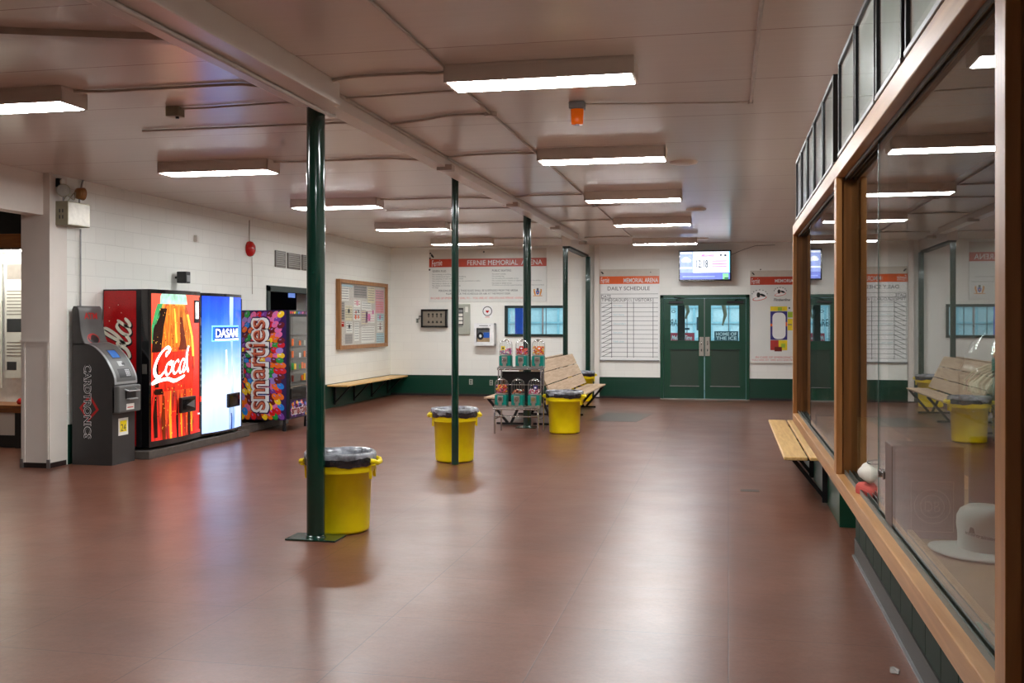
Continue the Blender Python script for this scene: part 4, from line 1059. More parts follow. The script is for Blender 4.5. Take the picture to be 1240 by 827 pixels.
for py in [356, 361] + rows: m.quad(X(728), z_(py + .25), X(797), z_(py - .25), -.0213, 'ink_grey')
for px in (741, 760, 767.5, 791): m.quad(X(px - .3), z_(433), X(px + .3), z_(361), -.0214, 'ink_dark')
for px in (728,): m.quad(X(px - .15), z_(433), X(px + .15), z_(356), -.0214, 'ink_grey')
for py in rows[:-1]: m.add([(X(729), -.0214, z_(py + 5.2)), (X(729.5), -.0214, z_(py + 5.6)), (X(741), -.0214, z_(py + .3)), (X(740.5), -.0214, z_(py - .1))], [(0, 1, 2, 3)], 'ink_dark')
for k, s_ in enumerate(('Minor hockey', 'Figure skating', 'Ghostriders', 'Parent and tot', 'Public skate')): m.text(s_, X(743), z_(rows[k * 2] + 4.4), X(743 + 11 + k % 3 * 2), z_(rows[k * 2] + 2.2), -.0214, 'pap_blue')
m.build('grid_lettering', t)
m = MB().poly([(X(727.5), z_(329)), (X(730), z_(332)), (X(731.5), z_(331)), (X(729), z_(328.5))], -.0215, 'ink_black').ell(X(788), z_(330), .012, .012, 0, -.0215, 'ink_black'); m.build('mounting_screws', t)
# right map sign
t, w_, h_ = board('map_sign', 'white arena sign with coloured rink floor plan, partly behind the wooden case post', 'sign', 908.5, 984, 327.5, 439)
z_ = lambda py: vz(py, 327.5, 439, h_); X = lambda px: -w_ + 2 * w_ * (px - 908.5) / 75.5
MB().box(-w_, -.02, 0, w_, -.004, h_, 'board_white', .003).quad(-w_, z_(335), w_, h_, -.0212, 'board_clear').build('panel', t)
MB().box(-w_, -.04, -.02, w_, -.004, .005, 'board_clear', .003).build('tray', t)
MB().quad(-w_, z_(344.8), w_, z_(335), -.022, 'sign_red').build('banner', t)
m = MB().text('MEMORIAL ARENA', X(938.5), z_(342), X(981), z_(338), -.024, 'white_print', .01).text('Fernie', X(909.5), z_(343.5), X(920), z_(336.5), -.024, 'white_print', 0, .3, .1); m.build('banner_lettering', t)
m = MB()
for (px, py, sc_) in ((920, 357, 1.25), (945, 353, 1.0)):
    m.ell(X(px), z_(py), .12 * sc_, .075 * sc_, .15, -.0214, 'white_print').ell(X(px), z_(py + 3.4 * sc_), .12 * sc_, .035 * sc_, .2, -.0216, 'ink_red').ell(X(px), z_(py + 3.3 * sc_), .105 * sc_, .026 * sc_, .2, -.0218, 'white_print')
    m.ell(X(px - 1.5), z_(py), .03 * sc_, .045 * sc_, 0, -.022, 'ink_black').ell(X(px + 3 * sc_), z_(py + .3), .05 * sc_, .02 * sc_, -.4, -.022, 'ink_black')
    for k in range(7):
        a = PI * (k + .5) / 7; m.ell(X(px) + .125 * sc_ * math.cos(a), z_(py) + .085 * sc_ * math.sin(a), .012, .012, 0, -.022, 'ink_grey', 8)
m.text('Timberline', X(937), z_(364.5), X(957), z_(361.5), -.022, 'ink_black', .02, .4)
m.build('logos', t)
mat('plan_yellow', (236, 208, 30), .5); mat('plan_blue', (52, 44, 120), .5); mat('plan_red', (176, 50, 44), .5); mat('plan_green', (160, 190, 50), .5)
m = MB()
m.quad(X(933), z_(376.5), X(953.5), z_(371), -.0215, 'plan_yellow').quad(X(942), z_(376.5), X(947), z_(372), -.022, 'plan_green')
def rr(a, b3, c, d3, r_, y, mm):
    x0, x1, z0, z1 = X(a), X(b3), z_(d3), z_(c); pts = []
    for (cx, cz, s0) in ((x1 - r_, z1 - r_, 0), (x0 + r_, z1 - r_, 1), (x0 + r_, z0 + r_, 2), (x1 - r_, z0 + r_, 3)):
        for k in range(5): a_ = PI / 2 * (s0 + k / 4); pts.append((cx + r_ * math.cos(a_), cz + r_ * math.sin(a_)))
    m.poly(pts, y, mm)
m.quad(X(933), z_(411.5), X(953.5), z_(377), -.0215, 'plan_blue'); rr(935.5, 951.5, 378.5, 410.5, .10, -.022, 'white_print')
m.quad(X(933), z_(395), X(935.5), z_(392), -.0225, 'sign_orange').quad(X(951.5), z_(395), X(953.5), z_(390), -.0225, 'sign_orange')
m.quad(X(954), z_(384.5), X(960), z_(377.5), -.0215, 'plan_green').quad(X(954), z_(400), X(960), z_(386), -.0215, 'plan_yellow').quad(X(954), z_(393.5), X(959), z_(392.5), -.0225, 'plan_blue')
m.quad(X(933), z_(424), X(943), z_(412), -.0215, 'plan_red').quad(X(943), z_(424), X(953.5), z_(412), -.0215, 'plan_yellow').quad(X(946), z_(421), X(951), z_(416), -.022, 'plan_green').quad(X(938), z_(425.5), X(947), z_(420), -.022, 'cd_brown')
m.ell(X(956), z_(373), .016, .02, 0, -.022, 'ink_black'); m.build('floor_plan', t)
m = MB().text('IN CASE OF EMERGENCY DIAL 911', X(915), z_(434), X(978), z_(431.5), -.0215, 'ink_red').text('YOU ARE AT 1092 6TH AVE FERNIE ARENA', X(910), z_(437), X(981), z_(435), -.0215, 'ink_red'); m.build('red_lettering', t)
m = MB().poly([(X(910), z_(330)), (X(913), z_(333)), (X(914), z_(332)), (X(911.5), z_(329.5))], -.0215, 'ink_black').ell(X(921), z_(326.2), .014, .014, 0, -.0215, 'ink_black'); m.build('mounting_screws', t)

# television
tvy = BY - .30
p0 = atY(822, 321, tvy); p1 = atY(885.5, 321, tvy); z1 = atY(853, 303, tvy).z; z0 = atY(853, 340.2, tvy).z
t = thing('wall_television', 'flat television with a blue and white screen above the green double door', 'television', ((p0.x + p1.x) / 2, tvy, z0))
w_ = (p1.x - p0.x) / 2; h_ = z1 - z0
MB().box(-w_, 0, 0, w_, .06, h_, 'black_gloss', .006).build('bezel', t)
MB().box(-.12, .06, h_ * .3, .12, .30, h_ * .7, 'black', .004).build('wall_mount', t)
mat('tv_blue', (150, 170, 235), .2, var=.05, emit=1.1); mat('tv_blue2', (110, 125, 215), .2, var=.05, emit=1.1); mat('tv_white', (238, 246, 255), .2, var=.0, emit=1.2); mat('tv_pink', (220, 130, 200), .2, emit=.8); mat('tv_green', (130, 225, 150), .2, emit=1.4); mat('tv_cyan', (120, 220, 255), .2, emit=1.6); mat('tv_dark', (40, 60, 90), .2, emit=.4)
sw, s0, s1 = w_ - .028, .035, h_ - .03
U = lambda u: -sw + 2 * sw * u
V = lambda v: s0 + (s1 - s0) * v
m = MB().quad(-sw, s0, sw, s1, -.002, 'tv_blue').quad(U(.26), V(.24), U(.985), V(1), -.0035, 'tv_white').quad(U(.0), V(0), U(1), V(.24), -.003, 'tv_blue2').quad(U(.98), V(.24), U(1), V(1), -.004, 'tv_cyan')
m.quad(U(.0), V(.92), U(.24), V(.99), -.004, 'tv_white')
m.ell(U(.12), V(.72), .07, .05, 0, -.004, 'tv_white').ell(U(.16), V(.68), .06, .04, 0, -.0042, 'tv_white').ell(U(.08), V(.68), .05, .035, 0, -.0042, 'tv_white').quad(U(0), V(.38), U(.24), V(.44), -.004, 'tv_white')
m.text('Go Midgets!', U(.30), V(.78), U(.70), V(.92), -.005, 'tv_pink', .02).text('12:18', U(.33), V(.42), U(.56), V(.70), -.005, 'tv_dark', .01)
for k in range(3): m.quad(U(.64), V(.44 + .1 * k), U(.94), V(.47 + .1 * k), -.005, 'tv_pink')
m.ell(U(.82), V(.87), .02, .02, 0, -.005, 'tv_dark').ell(U(.91), V(.86), .025, .02, 0, -.005, 'tv_dark').quad(U(.86), V(.0), U(.97), V(.2), -.005, 'tv_green').quad(U(.89), V(.01), U(.97), V(.06), -.006, 'tv_dark').quad(U(.05), V(.08), U(.7), V(.12), -.005, 'tv_blue')
m.build('screen', t)
MB().tube([(w_, .05, h_ * .85), (w_ + .25, .28, h_ + .02), (w_ + .5, .29, h_ + .1), (w_ + .9, .29, h_ + .11)], .006, 'steel_dull', 6).build('cable', t)

# double door
t = thing('door_1', '', '', (0, 0, 0)); del t['label']; del t['category']; t['kind'] = 'structure'
X0, X1 = DX0, DX1; xm = (X0 + X1) / 2; fy = BY - .03
m = MB().box(X0, fy, 0, X0 + .07, BY + .15, DZ, 'green_paint', .005).box(X1 - .07, fy, 0, X1, BY + .15, DZ, 'green_paint', .005).box(X0, fy, DZ - .07, X1, BY + .15, DZ, 'green_paint', .005); m.build('door_frame', t)
dyf = BY + .0
def Zp(py): return atY(853, py, dyf).z
gz1, gz0 = Zp(369.5), Zp(412.5); pz1, pz0 = Zp(424), Zp(467.5)
for s_, (gl, gr, pl_, pr_) in ((-1, (812, 845.5, 812, 845)), (1, (861, 895, 861, 894.5))):
    xa, xb = (X0 + .073, xm - .004) if s_ < 0 else (xm + .004, X1 - .073)
    gl, gr = atY(gl, 400, dyf).x, atY(gr, 400, dyf).x
    lf = MB(); y0, y1 = dyf - .0, dyf + .045
    lf.box(xa, y0, .02, gl, y1, DZ - .075, 'green_paint').box(gr, y0, .02, xb, y1, DZ - .075, 'green_paint').box(gl, y0, .02, gr, y1, pz0, 'green_paint').box(gl, y0, pz1, gr, y1, gz0, 'green_paint').box(gl, y0, gz1, gr, y1, DZ - .075, 'green_paint')
    lf.box(gl - .03, y0 - .012, gz0 - .03, gl, y0, gz1 + .03, 'green_paint').box(gr, y0 - .012, gz0 - .03, gr + .03, y0, gz1 + .03, 'green_paint').box(gl, y0 - .012, gz1, gr, y0, gz1 + .03, 'green_paint').box(gl, y0 - .012, gz0 - .03, gr, y0, gz0, 'green_paint')
    leaf = lf.build('door_leaf', t)
    mat('mesh_grey', (42, 64, 50), .5, var=.3, scale=160)
    MB().box(gl, y0 + .012, pz0, gr, y0 + .03, pz1, 'mesh_grey').build('kick_grille', leaf)
    MB().box(gl - .02, y0 - .018, pz0 - .01, gr + .02, y0 - .0, pz0 + .004, 'steel_dull').box(gl - .02, y0 - .012, pz1, gr + .02, y0, pz1 + .02, 'green_dark').build('grille_trim', leaf)
    pane = MB().box(gl, y0 + .018, gz0, gr, y0 + .024, gz1, 'clear_glass').build('window_pane', leaf)
    hx = xm + s_ * .065
    hp = MB().box(hx - .048, y0 - .012, Zp(431), hx + .048, y0, Zp(408), 'steel_brushed', .003).ell(hx, Zp(424), .012, .03, 0, y0 - .013, 'ink_dark').build('push_plate', leaf)
    MB().tube([(hx, y0 - .012, Zp(413)), (hx, y0 - .06, Zp(413.5)), (hx, y0 - .06, Zp(417)), (hx, y0 - .012, Zp(417.5))], .010, 'chrome', 8).build('pull_handle', leaf)
    cxa = atY(810 if s_ < 0 else 880, 400, dyf).x; cxb = atY(827.5 if s_ < 0 else 900, 400, dyf).x
    MB().box(cxa, y0 - .05, Zp(367.5), cxb, y0, Zp(364.5), 'black', .004).tube([((cxa + cxb) / 2, y0 - .05, Zp(364)), ((cxa + cxb) / 2 + .12, y0 - .14, Zp(360.5)), ((cxa + cxb) / 2 - .05, y0 - .05, Zp(360))], .01, 'black', 6).build('door_closer', leaf)
MB().box(xm - .006, dyf - .004, .9, xm + .006, dyf + .05, DZ - .08, 'steel_dull').build('astragal', t)
MB().box(X0, BY - .06, 0, X1, BY + .1, .016, 'steel_brushed').build('threshold', t)
# decals on the arena side of the left glass: mirrored lettering
gl, gr = atY(812, 400, dyf).x, atY(845.5, 400, dyf).x
mat('ink_teal', (40, 84, 110), .6); mat('banner_red', (196, 70, 84), .6, emit=0)
# window_1
t = MB()
y0, y1 = BY - .035, BY + .10
fwd = .055
t.box(W0, y0, WZ0, W0 + fwd, y1, WZ1, 'green_dark').box(W1 - fwd, y0, WZ0, W1, y1, WZ1, 'green_dark').box(W0, y0, WZ1 - fwd, W1, y1, WZ1, 'green_dark').box(W0, y0, WZ0, W1, y1, WZ0 + fwd, 'green_dark')
wo = struct(t, 'window_1')
xm_ = bx(657)
MB().box(xm_ - .018, BY + .0, WZ0 + fwd, xm_ + .018, BY + .03, WZ1 - fwd, 'steel_dull').build('mullion', wo)
MB().box(W0 + fwd, BY + .012, WZ0 + fwd, W1 - fwd, BY + .018, WZ1 - fwd, 'clear_glass').build('pane', wo)

# framed key panel
t, w_, h_ = board('framed_sign', 'dark framed grey picture box with rows of small symbols on the back wall', 'sign', 511.5, 542.6, 374.5, 396.5)
MB().box(-w_, -.12, 0, -w_ + .04, 0, h_, 'black', .003).box(w_ - .04, -.12, 0, w_, 0, h_, 'black', .003).box(-w_, -.12, 0, w_, 0, .04, 'black', .003).box(-w_, -.12, h_ - .04, w_, 0, h_, 'black', .003).build('frame', t)
mat('panel_taupe', (132, 122, 108), .5)
MB().box(-w_ + .04, -.09, .04, w_ - .04, -.0, h_ - .04, 'panel_taupe').build('panel', t)
m = MB()
for k in range(4):
    x = -w_ * .42 + k * w_ * .32; m.quad(x - .012, h_ * .55, x + .012, h_ * .78, -.0915, 'ink_black').ell(x, h_ * .72, .026, .018, 0, -.092, 'ink_black', 8).ell(x, h_ * .30, .02, .03, 0, -.0915, 'ink_black', 8).quad(x - .03, h_ * .27, x + .03, h_ * .29, -.0918, 'ink_black')
m.build('symbols', t)
MB().tube([(-w_, -.1, h_ * .6), (-w_ - .04, -.12, h_ * .62), (-w_ - .05, -.1, h_ * .45)], .012, 'black', 6).build('latch', t)
# switch
def plate(label, a, b2, c, d2, nm='wall_outlet', cat='outlet', grp='steel cover plates on the back wall', ink='ink_dark'):
    t, w_, h_ = board(nm, label, cat, a, b2, c, d2); t['group'] = grp
    t.location.y = BY - (.012 if c > 450 else 0)
    MB().box(-w_, -.008, 0, w_, 0, h_, 'grey_panel', .002).build('cover_plate', t)
    MB().box(-w_ * .35, -.014, h_ * .15, w_ * .35, -.007, h_ * .42, ink, .002).box(-w_ * .35, -.014, h_ * .55, w_ * .35, -.007, h_ * .85, ink, .002).build('sockets', t)
plate('small switch plate beside the dark framed symbol box', 503.8, 506.8, 385.5, 391, 'light_switch', 'switch')
plate('steel wall outlet on the green dado, behind the slim column', 568.3, 572.5, 459, 465.6)
plate('steel wall outlet on the green dado, just left of the gumball machines', 593, 597, 460, 466.5)
# electrical panel
t, w_, h_ = board('wall_breaker_panel', 'grey-green electrical breaker panel behind the slim green column', 'electrical panel', 549.5, 569.6, 368.3, 405)
MB().box(-w_, -.05, 0, w_, 0, h_, 'grey_panel', .006).build('panel_box', t)
X = lambda px: -w_ + 2 * w_ * (px - 549.5) / 20.1; z_ = lambda py: vz(py, 368.3, 405, h_)
m = MB().quad(X(553.3), z_(394), X(561.7), z_(373), -.051, 'black')
for k in range(4): m.box(X(555.5), -.06, z_(378.5 + 4.6 * k), X(561), -.051, z_(375 + 4.6 * k), 'paper' if k else 'steel_dull', .003)
m.build('breakers', t)
MB().quad(X(564), z_(378), X(567.5), z_(371.5), -.051, 'paper').quad(X(554), z_(396), X(561), z_(395), -.051, 'ink_grey').build('labels', t)
# AED sign and cabinet
t, w_, h_ = board('defibrillator_sign', 'round white sign with red heart above the defibrillator cabinet', 'sign', 584.5, 596, 370.5, 384.5)
m = MB().ell(0, h_ * .55, w_ * 1.0, w_ * 1.0, 0, -.004, 'ink_dark', 32).ell(0, h_ * .55, w_ * .84, w_ * .84, 0, -.006, 'white_print', 32).box(-w_ * 1.05, -.003, 0, w_ * 1.05, 0, h_, 'white_print'); m.build('disc', t)
hz = h_ * .52; q = w_ * .34
MB().poly([(0, hz - q), (q, hz + .1 * q), (q * .9, hz + q * .6), (q * .4, hz + q * .75), (0, hz + q * .4), (-q * .4, hz + q * .75), (-q * .9, hz + q * .6), (-q, hz + .1 * q)], -.008, 'red_gloss').text('AED', -w_ * .5, h_ * -.0, w_ * .5, h_ * .09, -.008, 'ink_red', .02).build('heart_symbol', t)
t, w_, h_ = board('defibrillator_wall_cabinet', 'white wall cabinet with a window holding a defibrillator, left of the gumball machines', 'cabinet', 576.8, 600.5, 391.5, 418.3)
X = lambda px: -w_ + 2 * w_ * (px - 576.8) / 23.7; z_ = lambda py: vz(py, 391.5, 418.3, h_)
dp = .2
m = MB().box(-w_, -.19, 0, w_, -.0, .04, 'white_gloss').box(-w_, -.19, h_ - .04, w_, 0, h_, 'white_gloss').box(-w_, -.19, 0, -w_ + .03, 0, h_, 'white_gloss').box(w_ - .03, -.19, 0, w_, 0, h_, 'white_gloss').box(-w_, -.02, 0, w_, 0, h_, 'white_gloss'); m.build('cabinet_body', t)
a0, a1, c0, c1 = X(579.5), X(595.5), z_(413.8), z_(397)
m = MB().box(-w_, -.205, 0, a0, -.19, h_, 'white_gloss').box(a1, -.205, 0, w_, -.19, h_, 'white_gloss').box(a0, -.205, 0, a1, -.19, c0, 'white_gloss').box(a0, -.205, c1, a1, -.19, h_, 'white_gloss'); dob = m.build('door', t)
MB().box(a0, -.2, c0, a1, -.196, c1, 'clear_glass').build('door_glass', dob)
MB().quad(-w_ * .5, h_ - .06, w_ * .4, h_ - .045, -.2055, 'ink_grey').ell(w_ * .6, h_ - .05, .01, .01, 0, -.2055, 'ink_dark', 8).build('door_print', dob)
mat('aed_tan', (190, 160, 120), .5); mat('aed_blue', (40, 100, 200), .4)
m = MB().box(a0 + .01, -.17, c0, a1 - .01, -.03, c0 + (c1 - c0) * .55, 'aed_tan', .01).box(a0 + .01, -.1, c0 + (c1 - c0) * .6, a1 - .01, -.03, c1 - .02, 'steel_dull', .005)
m.ell(a0 + (a1 - a0) * .28, c0 + .13, .075, .085, 0, -.172, 'ink_black', 20).ell(a0 + (a1 - a0) * .28, c0 + .13, .03, .035, 0, -.174, 'white_print', 12).box(a0 + (a1 - a0) * .52, -.18, c0 + .09, a1 - .01, -.172, c0 + .21, 'aed_blue', .003)
ob = m.build('defibrillator'); ob.location = t.location; tag(ob, 'defibrillator kit with black round badge and blue label inside the white cabinet', 'defibrillator')

# ---------------------------------------------------------------- arena beyond the back wall
AY = BY + T
mat('arena_pale', (214, 228, 230), .6, var=.05); mat('arena_ice', (200, 225, 232), .2, var=.03); mat('arena_blue', (30, 80, 190), .5); mat('arena_dark', (60, 84, 92), .6)
struct(MB().box(-9, AY, -.1, 6, AY + 14, -.005, 'arena_ice'), 'floor_arena')
wl = MB().box(-9, AY + 14, 0, 6, AY + 14.1, 6, 'arena_pale').box(-9.1, AY, 0, -9, AY + 14, 6, 'arena_pale').box(6, AY, 0, 6.1, AY + 14, 6, 'arena_pale').box(-9, AY, 5.9, 6, AY + 14, 6, 'arena_pale')
for k in range(9): wl.box(-9, AY + 13.9, .5 + k * .55, 6, AY + 14, .56 + k * .55, 'pap_blue')
for k in range(26): wl.box(-9 + k * .6, AY + 13.93, 0, -8.93 + k * .6, AY + 14, 6, 'pap_blue')
wl.box(-9.1, AY, CZ + .2, 6, AY + .02, 6, 'arena_pale')
struct(wl, 'wall_arena')
t = thing('rink_boards', 'white rink boards and lettered banners seen through the door windows', 'rink boards', (0, AY + 3.0, 0))
MB().box(-9, 0, 0, 6, .08, 1.15, 'white_gloss', .01).box(-9, -.01, 1.12, 6, .09, 1.18, 'arena_blue', .01).build('boards', t)
m = MB()
for k in range(31): m.box(-9 + k * .5, .02, 1.18, -8.98 + k * .5, .05, 2.6, 'steel_dull')
for zz_ in (1.6, 2.05, 2.5): m.box(-9, .03, zz_, 6, .045, zz_ + .012, 'steel_dull')
m.build('safety_fence', t)
ds = AY + 3.0
def ap(px, py): v = atY(px, py, ds - .03); return v.x, v.z
m = MB()
def aq(a, b3, c, d3, mm, y=-.03): x0, z1 = ap(a, c); x1, z0 = ap(b3, d3); m.quad(x0, z0, x1, z1, y, mm)
aq(812, 841, 403, 413, 'banner_red'); x0, z0 = ap(813, 411.5); x1, z1 = ap(838, 406); m.text('Mellow-Time', x0, z0, x1, z1, -.034, 'white_print', .02, .3)
aq(865, 894, 401, 413, 'arena_dark'); x0, z0 = ap(867, 406.5); x1, z1 = ap(892, 402.5); m.text('HOME OF', x0, z0, x1, z1, -.034, 'white_print', .02); x0, z0 = ap(867, 411.5); x1, z1 = ap(892, 407.5); m.text('THE ICE', x0, z0, x1, z1, -.034, 'white_print', .02)
x0, z0 = ap(808, 395); x1, z1 = ap(820.5, 386.5); m.text('ARE', x0, z0, x1, z1, -.034, 'arena_dark', .0, .0, 0, True); x0, z0 = ap(813, 379); x1, z1 = ap(818, 375.5); m.text('o', x0, z0, x1, z1, -.034, 'arena_dark', 0, 0, 0, True)
aq(829, 835, 397, 399.5, 'arena_dark'); aq(843.5, 846, 384, 400, 'arena_dark')
m.build('banners', t)
m = MB()
for (px, w2) in ((825, .08), (620, .09)):
    q = atY(px, 390, AY + 1.0)
    m = MB(); m.box(-w2, -w2, 0, w2, w2, 5.9, 'arena_blue' if px == 620 else 'green_dark', .005)
    if px == 620: q = atY(629, 390, AY + 1.0)
    ob = m.build('arena_post'); ob.location = (q.x, AY + 1.0, 0); tag(ob, 'blue post outside the back wall window' if px == 620 else 'dark post seen through the left door window', 'post')
for (px, lab) in ((831, 'left'), (876, 'right')):
    q0 = atY(px, 368, AY + .8); q1 = atY(px - 1, 386 if px < 850 else 394, AY + .8)
    ob = MB().tube([tuple(q0), tuple((q0 + q1) / 2 + Vector((.05, 0, 0))), tuple(q1)], [.05, .04, .015], 'olive_box', 8).build('hanging_strap'); tag(ob, 'tan strap hanging outside the %s door window' % lab, 'strap')
# arena lamps
for x in (-6, -1, 4):
    l = D.lights.new('arena_lamp', 'AREA'); l.shape = 'RECTANGLE'; l.size = 3; l.size_y = 10; l.energy = 300; l.color = (.74, .93, 1.0)
    o = D.objects.new('arena_lamp', l); C.objects.link(o); o.location = (x, AY + 6.5, 5.8)

# ---------------------------------------------------------------- alcove display at far left
ay = 11.9
t = thing('history_display', 'lit display cabinet with framed history posters in the side corridor', 'display cabinet', (-9.0, ay, 0))
xl, xr = -1.6, 1.1
def hz_(py): return atY(15, py, ay).z
MB().box(xl, 0, hz_(302), xr, .1, hz_(283), 'wood_x', .004).build('top_rail', t)
MB().box(xl, -.0, hz_(500), xr, .6, hz_(491), 'wood_x', .004).build('shelf', t)
MB().box(xl, .55, hz_(500), xr, .6, hz_(283), 'white_gloss').box(xl, 0, hz_(302), xr, .6, hz_(300), 'white_gloss').build('back_panel', t)
mat('cab_glow', (255, 252, 238), .4, var=0, emit=40)
MB().box(xl + .3, .12, hz_(303.5), xr - .05, .22, hz_(302), 'cab_glow').build('lamp_tube', t)
MB().box(xl, 0, hz_(283), xr, .5, CZ - .01, 'dark_void').build('upper_fascia', t)
MB().box(xl + .05, .05, .0, xr, .1, hz_(500), 'plaster_white').box(xl, .03, 0, xr, .05, .16, 'black').build('lower_panel', t)
MB().box(xl + .02, .55, .16, xr, .56, hz_(500), 'plaster_white').build('rear_panel', t)
for lx in (.0, .85): MB().box(lx - 1.0, .0, 0, lx - .9, .05, hz_(500), 'black').build('leg', t)
pm = MB(); gx0 = atY(6, 400, ay + .5).x + 9.0; gx1 = gx0 + .75
hzz = lambda py: atY(15, py, ay + .5).z
pm.box(gx0, .50, hzz(458), gx1, .52, hzz(318), 'paper', .002); pm.build('poster', t)
pm = MB()
for (a, b3, mm) in ((320, 338, 'pap_grey'), (386, 402, 'ink_dark'), (438, 448, 'ink_dark')): pm.quad(gx0 + .03, hzz(b3), gx0 + (.45 if b3 < 410 else .18), hzz(a), .498, mm)
for a in list(range(352, 382, 4)) + list(range(414, 434, 4)): pm.quad(gx0 + .03, hzz(a + 1.2), gx0 + .6, hzz(a), .498, 'pap_grey')
pm.build('poster_print', t)
MB().box(xl + .05, .5, hzz(470), gx0 - .06, .52, hzz(318), 'paper', .002).build('poster', t)
zc_ = hz_(491)
ob = MB().box(-.22, 0, 0, .02, .18, .006, 'paper').box(-.20, .02, .006, 0, .17, .012, 'pap_cream').build('open_booklet'); ob.location = (-9.0 + gx0 + .1, ay + .1, zc_); ob.rotation_euler.z = .2; tag(ob, 'open white booklet on the corridor display shelf', 'booklet')
m = MB(); m.lathe([(0, 0), (.07, .0), (.09, .03), (.06, .075), (0, .09)], 'red_gloss', 20, sx=1, sy=.8); ob = m.build('red_cap'); ob.location = (-9.0 + atY(28, 480, ay + .25).x + 9.0, ay + .25, zc_); tag(ob, 'small red cap on the corridor display shelf', 'cap')

# ---------------------------------------------------------------- double bench in the middle
t = thing('double_bench', 'long back-to-back wooden slat bench with black steel legs in the middle of the hall', 'bench', (CX, 16.05, 0))
L = 3.95; dx = lambda X: X - CX
for s_ in (-1, 1):
    for k in range(3):
        a = .405 + k * .125 if 0 else .395 + k * .13
        MB().box(s_ * (.38 + k * .125), 0, .425, s_ * (.38 + k * .125 + .115), L, .45, 'wood_bench_y', .004).build('seat_slat', t)
    xb, zb_, xt, zt_ = .37, .47, .09, 1.04
    dv = Vector((xt - xb, 0, zt_ - zb_)); ln = dv.length; dv.normalize(); nv = Vector((dv.z, 0, -dv.x))
    for k in range(3):
        a = k * ln / 3 + .004; b3 = (k + 1) * ln / 3 - .010
        p = [(xb + dv.x * a, zb_ + dv.z * a), (xb + dv.x * b3, zb_ + dv.z * b3), (xb + dv.x * b3 - nv.x * .025, zb_ + dv.z * b3 - nv.z * .025), (xb + dv.x * a - nv.x * .025, zb_ + dv.z * a - nv.z * .025)]
        MB().prism([(s_ * q_[0], q_[1]) for q_ in p], 'y', 0, L, 'wood_bench_y').build('back_slat', t)
    for y in (.22, L / 2, L - .22):
        m = MB(); m.beam((s_ * .72, y, .41), (s_ * .40, y, .03), .04, .04, 'black').beam((s_ * .16, y, .41), (s_ * .34, y, .03), .04, .04, 'black').beam((s_ * .10, y, .41), (s_ * .74, y, .41), .04, .03, 'black').beam((s_ * .345, y, .45), (s_ * .065, y, 1.0), .03, .03, 'black').beam((s_ * .02, y, .02), (s_ * .58, y, .02), .05, .03, 'black')
        m.build('leg_frame', t)

# ---------------------------------------------------------------- gumball machines
RX0, RX1 = -3.40, -2.71; RY0 = 14.86
t = thing('machine_rack', 'two-tier chrome stand holding the gumball machines', 'stand', ((RX0 + RX1) / 2, RY0, 0))
hw = (RX1 - RX0) / 2
MB().box(-hw, 0, .385, hw, .24, .40, 'steel_brushed', .003).tube([(-hw, 0, .37), (hw, 0, .37)], .014, 'chrome', 8).build('lower_shelf', t)
MB().box(-hw, .27, .955, hw, .50, .97, 'steel_dull', .003).tube([(-hw, .27, .945), (hw, .27, .945)], .014, 'chrome', 8).build('upper_shelf', t)
for s_ in (-1, 1):
    MB().tube(catmull([(s_ * (hw - .02), .02, 0), (s_ * (hw - .02), .02, .28), (s_ * (hw - .05), .05, .36), (s_ * (hw - .10), .10, .385)], 4), .014, 'chrome', 10).build('leg', t)
    MB().tube([(s_ * (hw - .02), .47, 0), (s_ * (hw - .02), .47, .96)], .013, 'chrome', 10).build('leg', t)
    MB().tube([(s_ * (hw - .02), .26, .40), (s_ * (hw - .02), .28, .96)], .011, 'chrome', 10).build('upright', t)
    MB().tube([(s_ * (hw - .02), .02, .22), (s_ * (hw - .02), .47, .22)], .010, 'chrome', 8).build('side_rail', t)
MB().tube([(-hw + .02, .02, .26), (hw - .02, .02, .26)], .012, 'chrome', 8).build('front_rail', t)
MB().tube([(-hw + .02, .47, .70), (hw - .02, .47, .70)], .011, 'chrome', 8).build('back_rail', t)
MB().box(-hw + .03, .49, .44, hw - .03, .50, .90, 'black').build('back_sheet', t)
gp = thing('gumball_machine', 'x', 'gumball machine', (0, 0, 0))
MB().box(-.088, -.088, .0, .088, .088, .175, 'teal', .012).box(-.095, -.095, 0, .095, .095, .02, 'steel_brushed', .004).build('body', gp)
m = MB().box(-.042, -.105, .06, .042, -.088, .165, 'steel_brushed', .008).box(-.026, -.112, .0, .026, -.088, .07, 'steel_brushed', .006)
m.tube([(0, -.105, .115), (0, -.125, .115)], .028, 'chrome', 16).box(-.03, -.132, .108, .03, -.124, .122, 'chrome', .003); m.build('coin_mechanism', gp)
for s_ in (-1, 1): MB().box(s_ * .055, -.10, .02, s_ * .08, -.088, .03, 'chrome', .003).build('foot', gp)
MB().lathe([(.07, .175), (.098, .18), (.098, .19), (.09, .195)], 'steel_brushed', 28).build('collar', gp)
MB().lathe([(.093, .19), (.1, .20), (.1, .32), (.097, .35), (.085, .38), (.06, .395)], 'clear_glass', 8 * 4).build('globe', gp)
MB().lathe([(.0, .425), (.02, .42), (.045, .405), (.068, .395), (.064, .388), (0, .388)], 'chrome', 24).build('lid', gp)
m = MB()
for k in range(8):
    a = 2 * PI * (k + .5) / 8; c_, s_ = math.cos(a) * .101, math.sin(a) * .101
    m.tube([(c_, s_, .195), (c_, s_, .33), (c_ * .85, s_ * .85, .375), (c_ * .66, s_ * .66, .392)], .0022, 'steel_brushed', 5)
m.build('globe_ribs', gp)
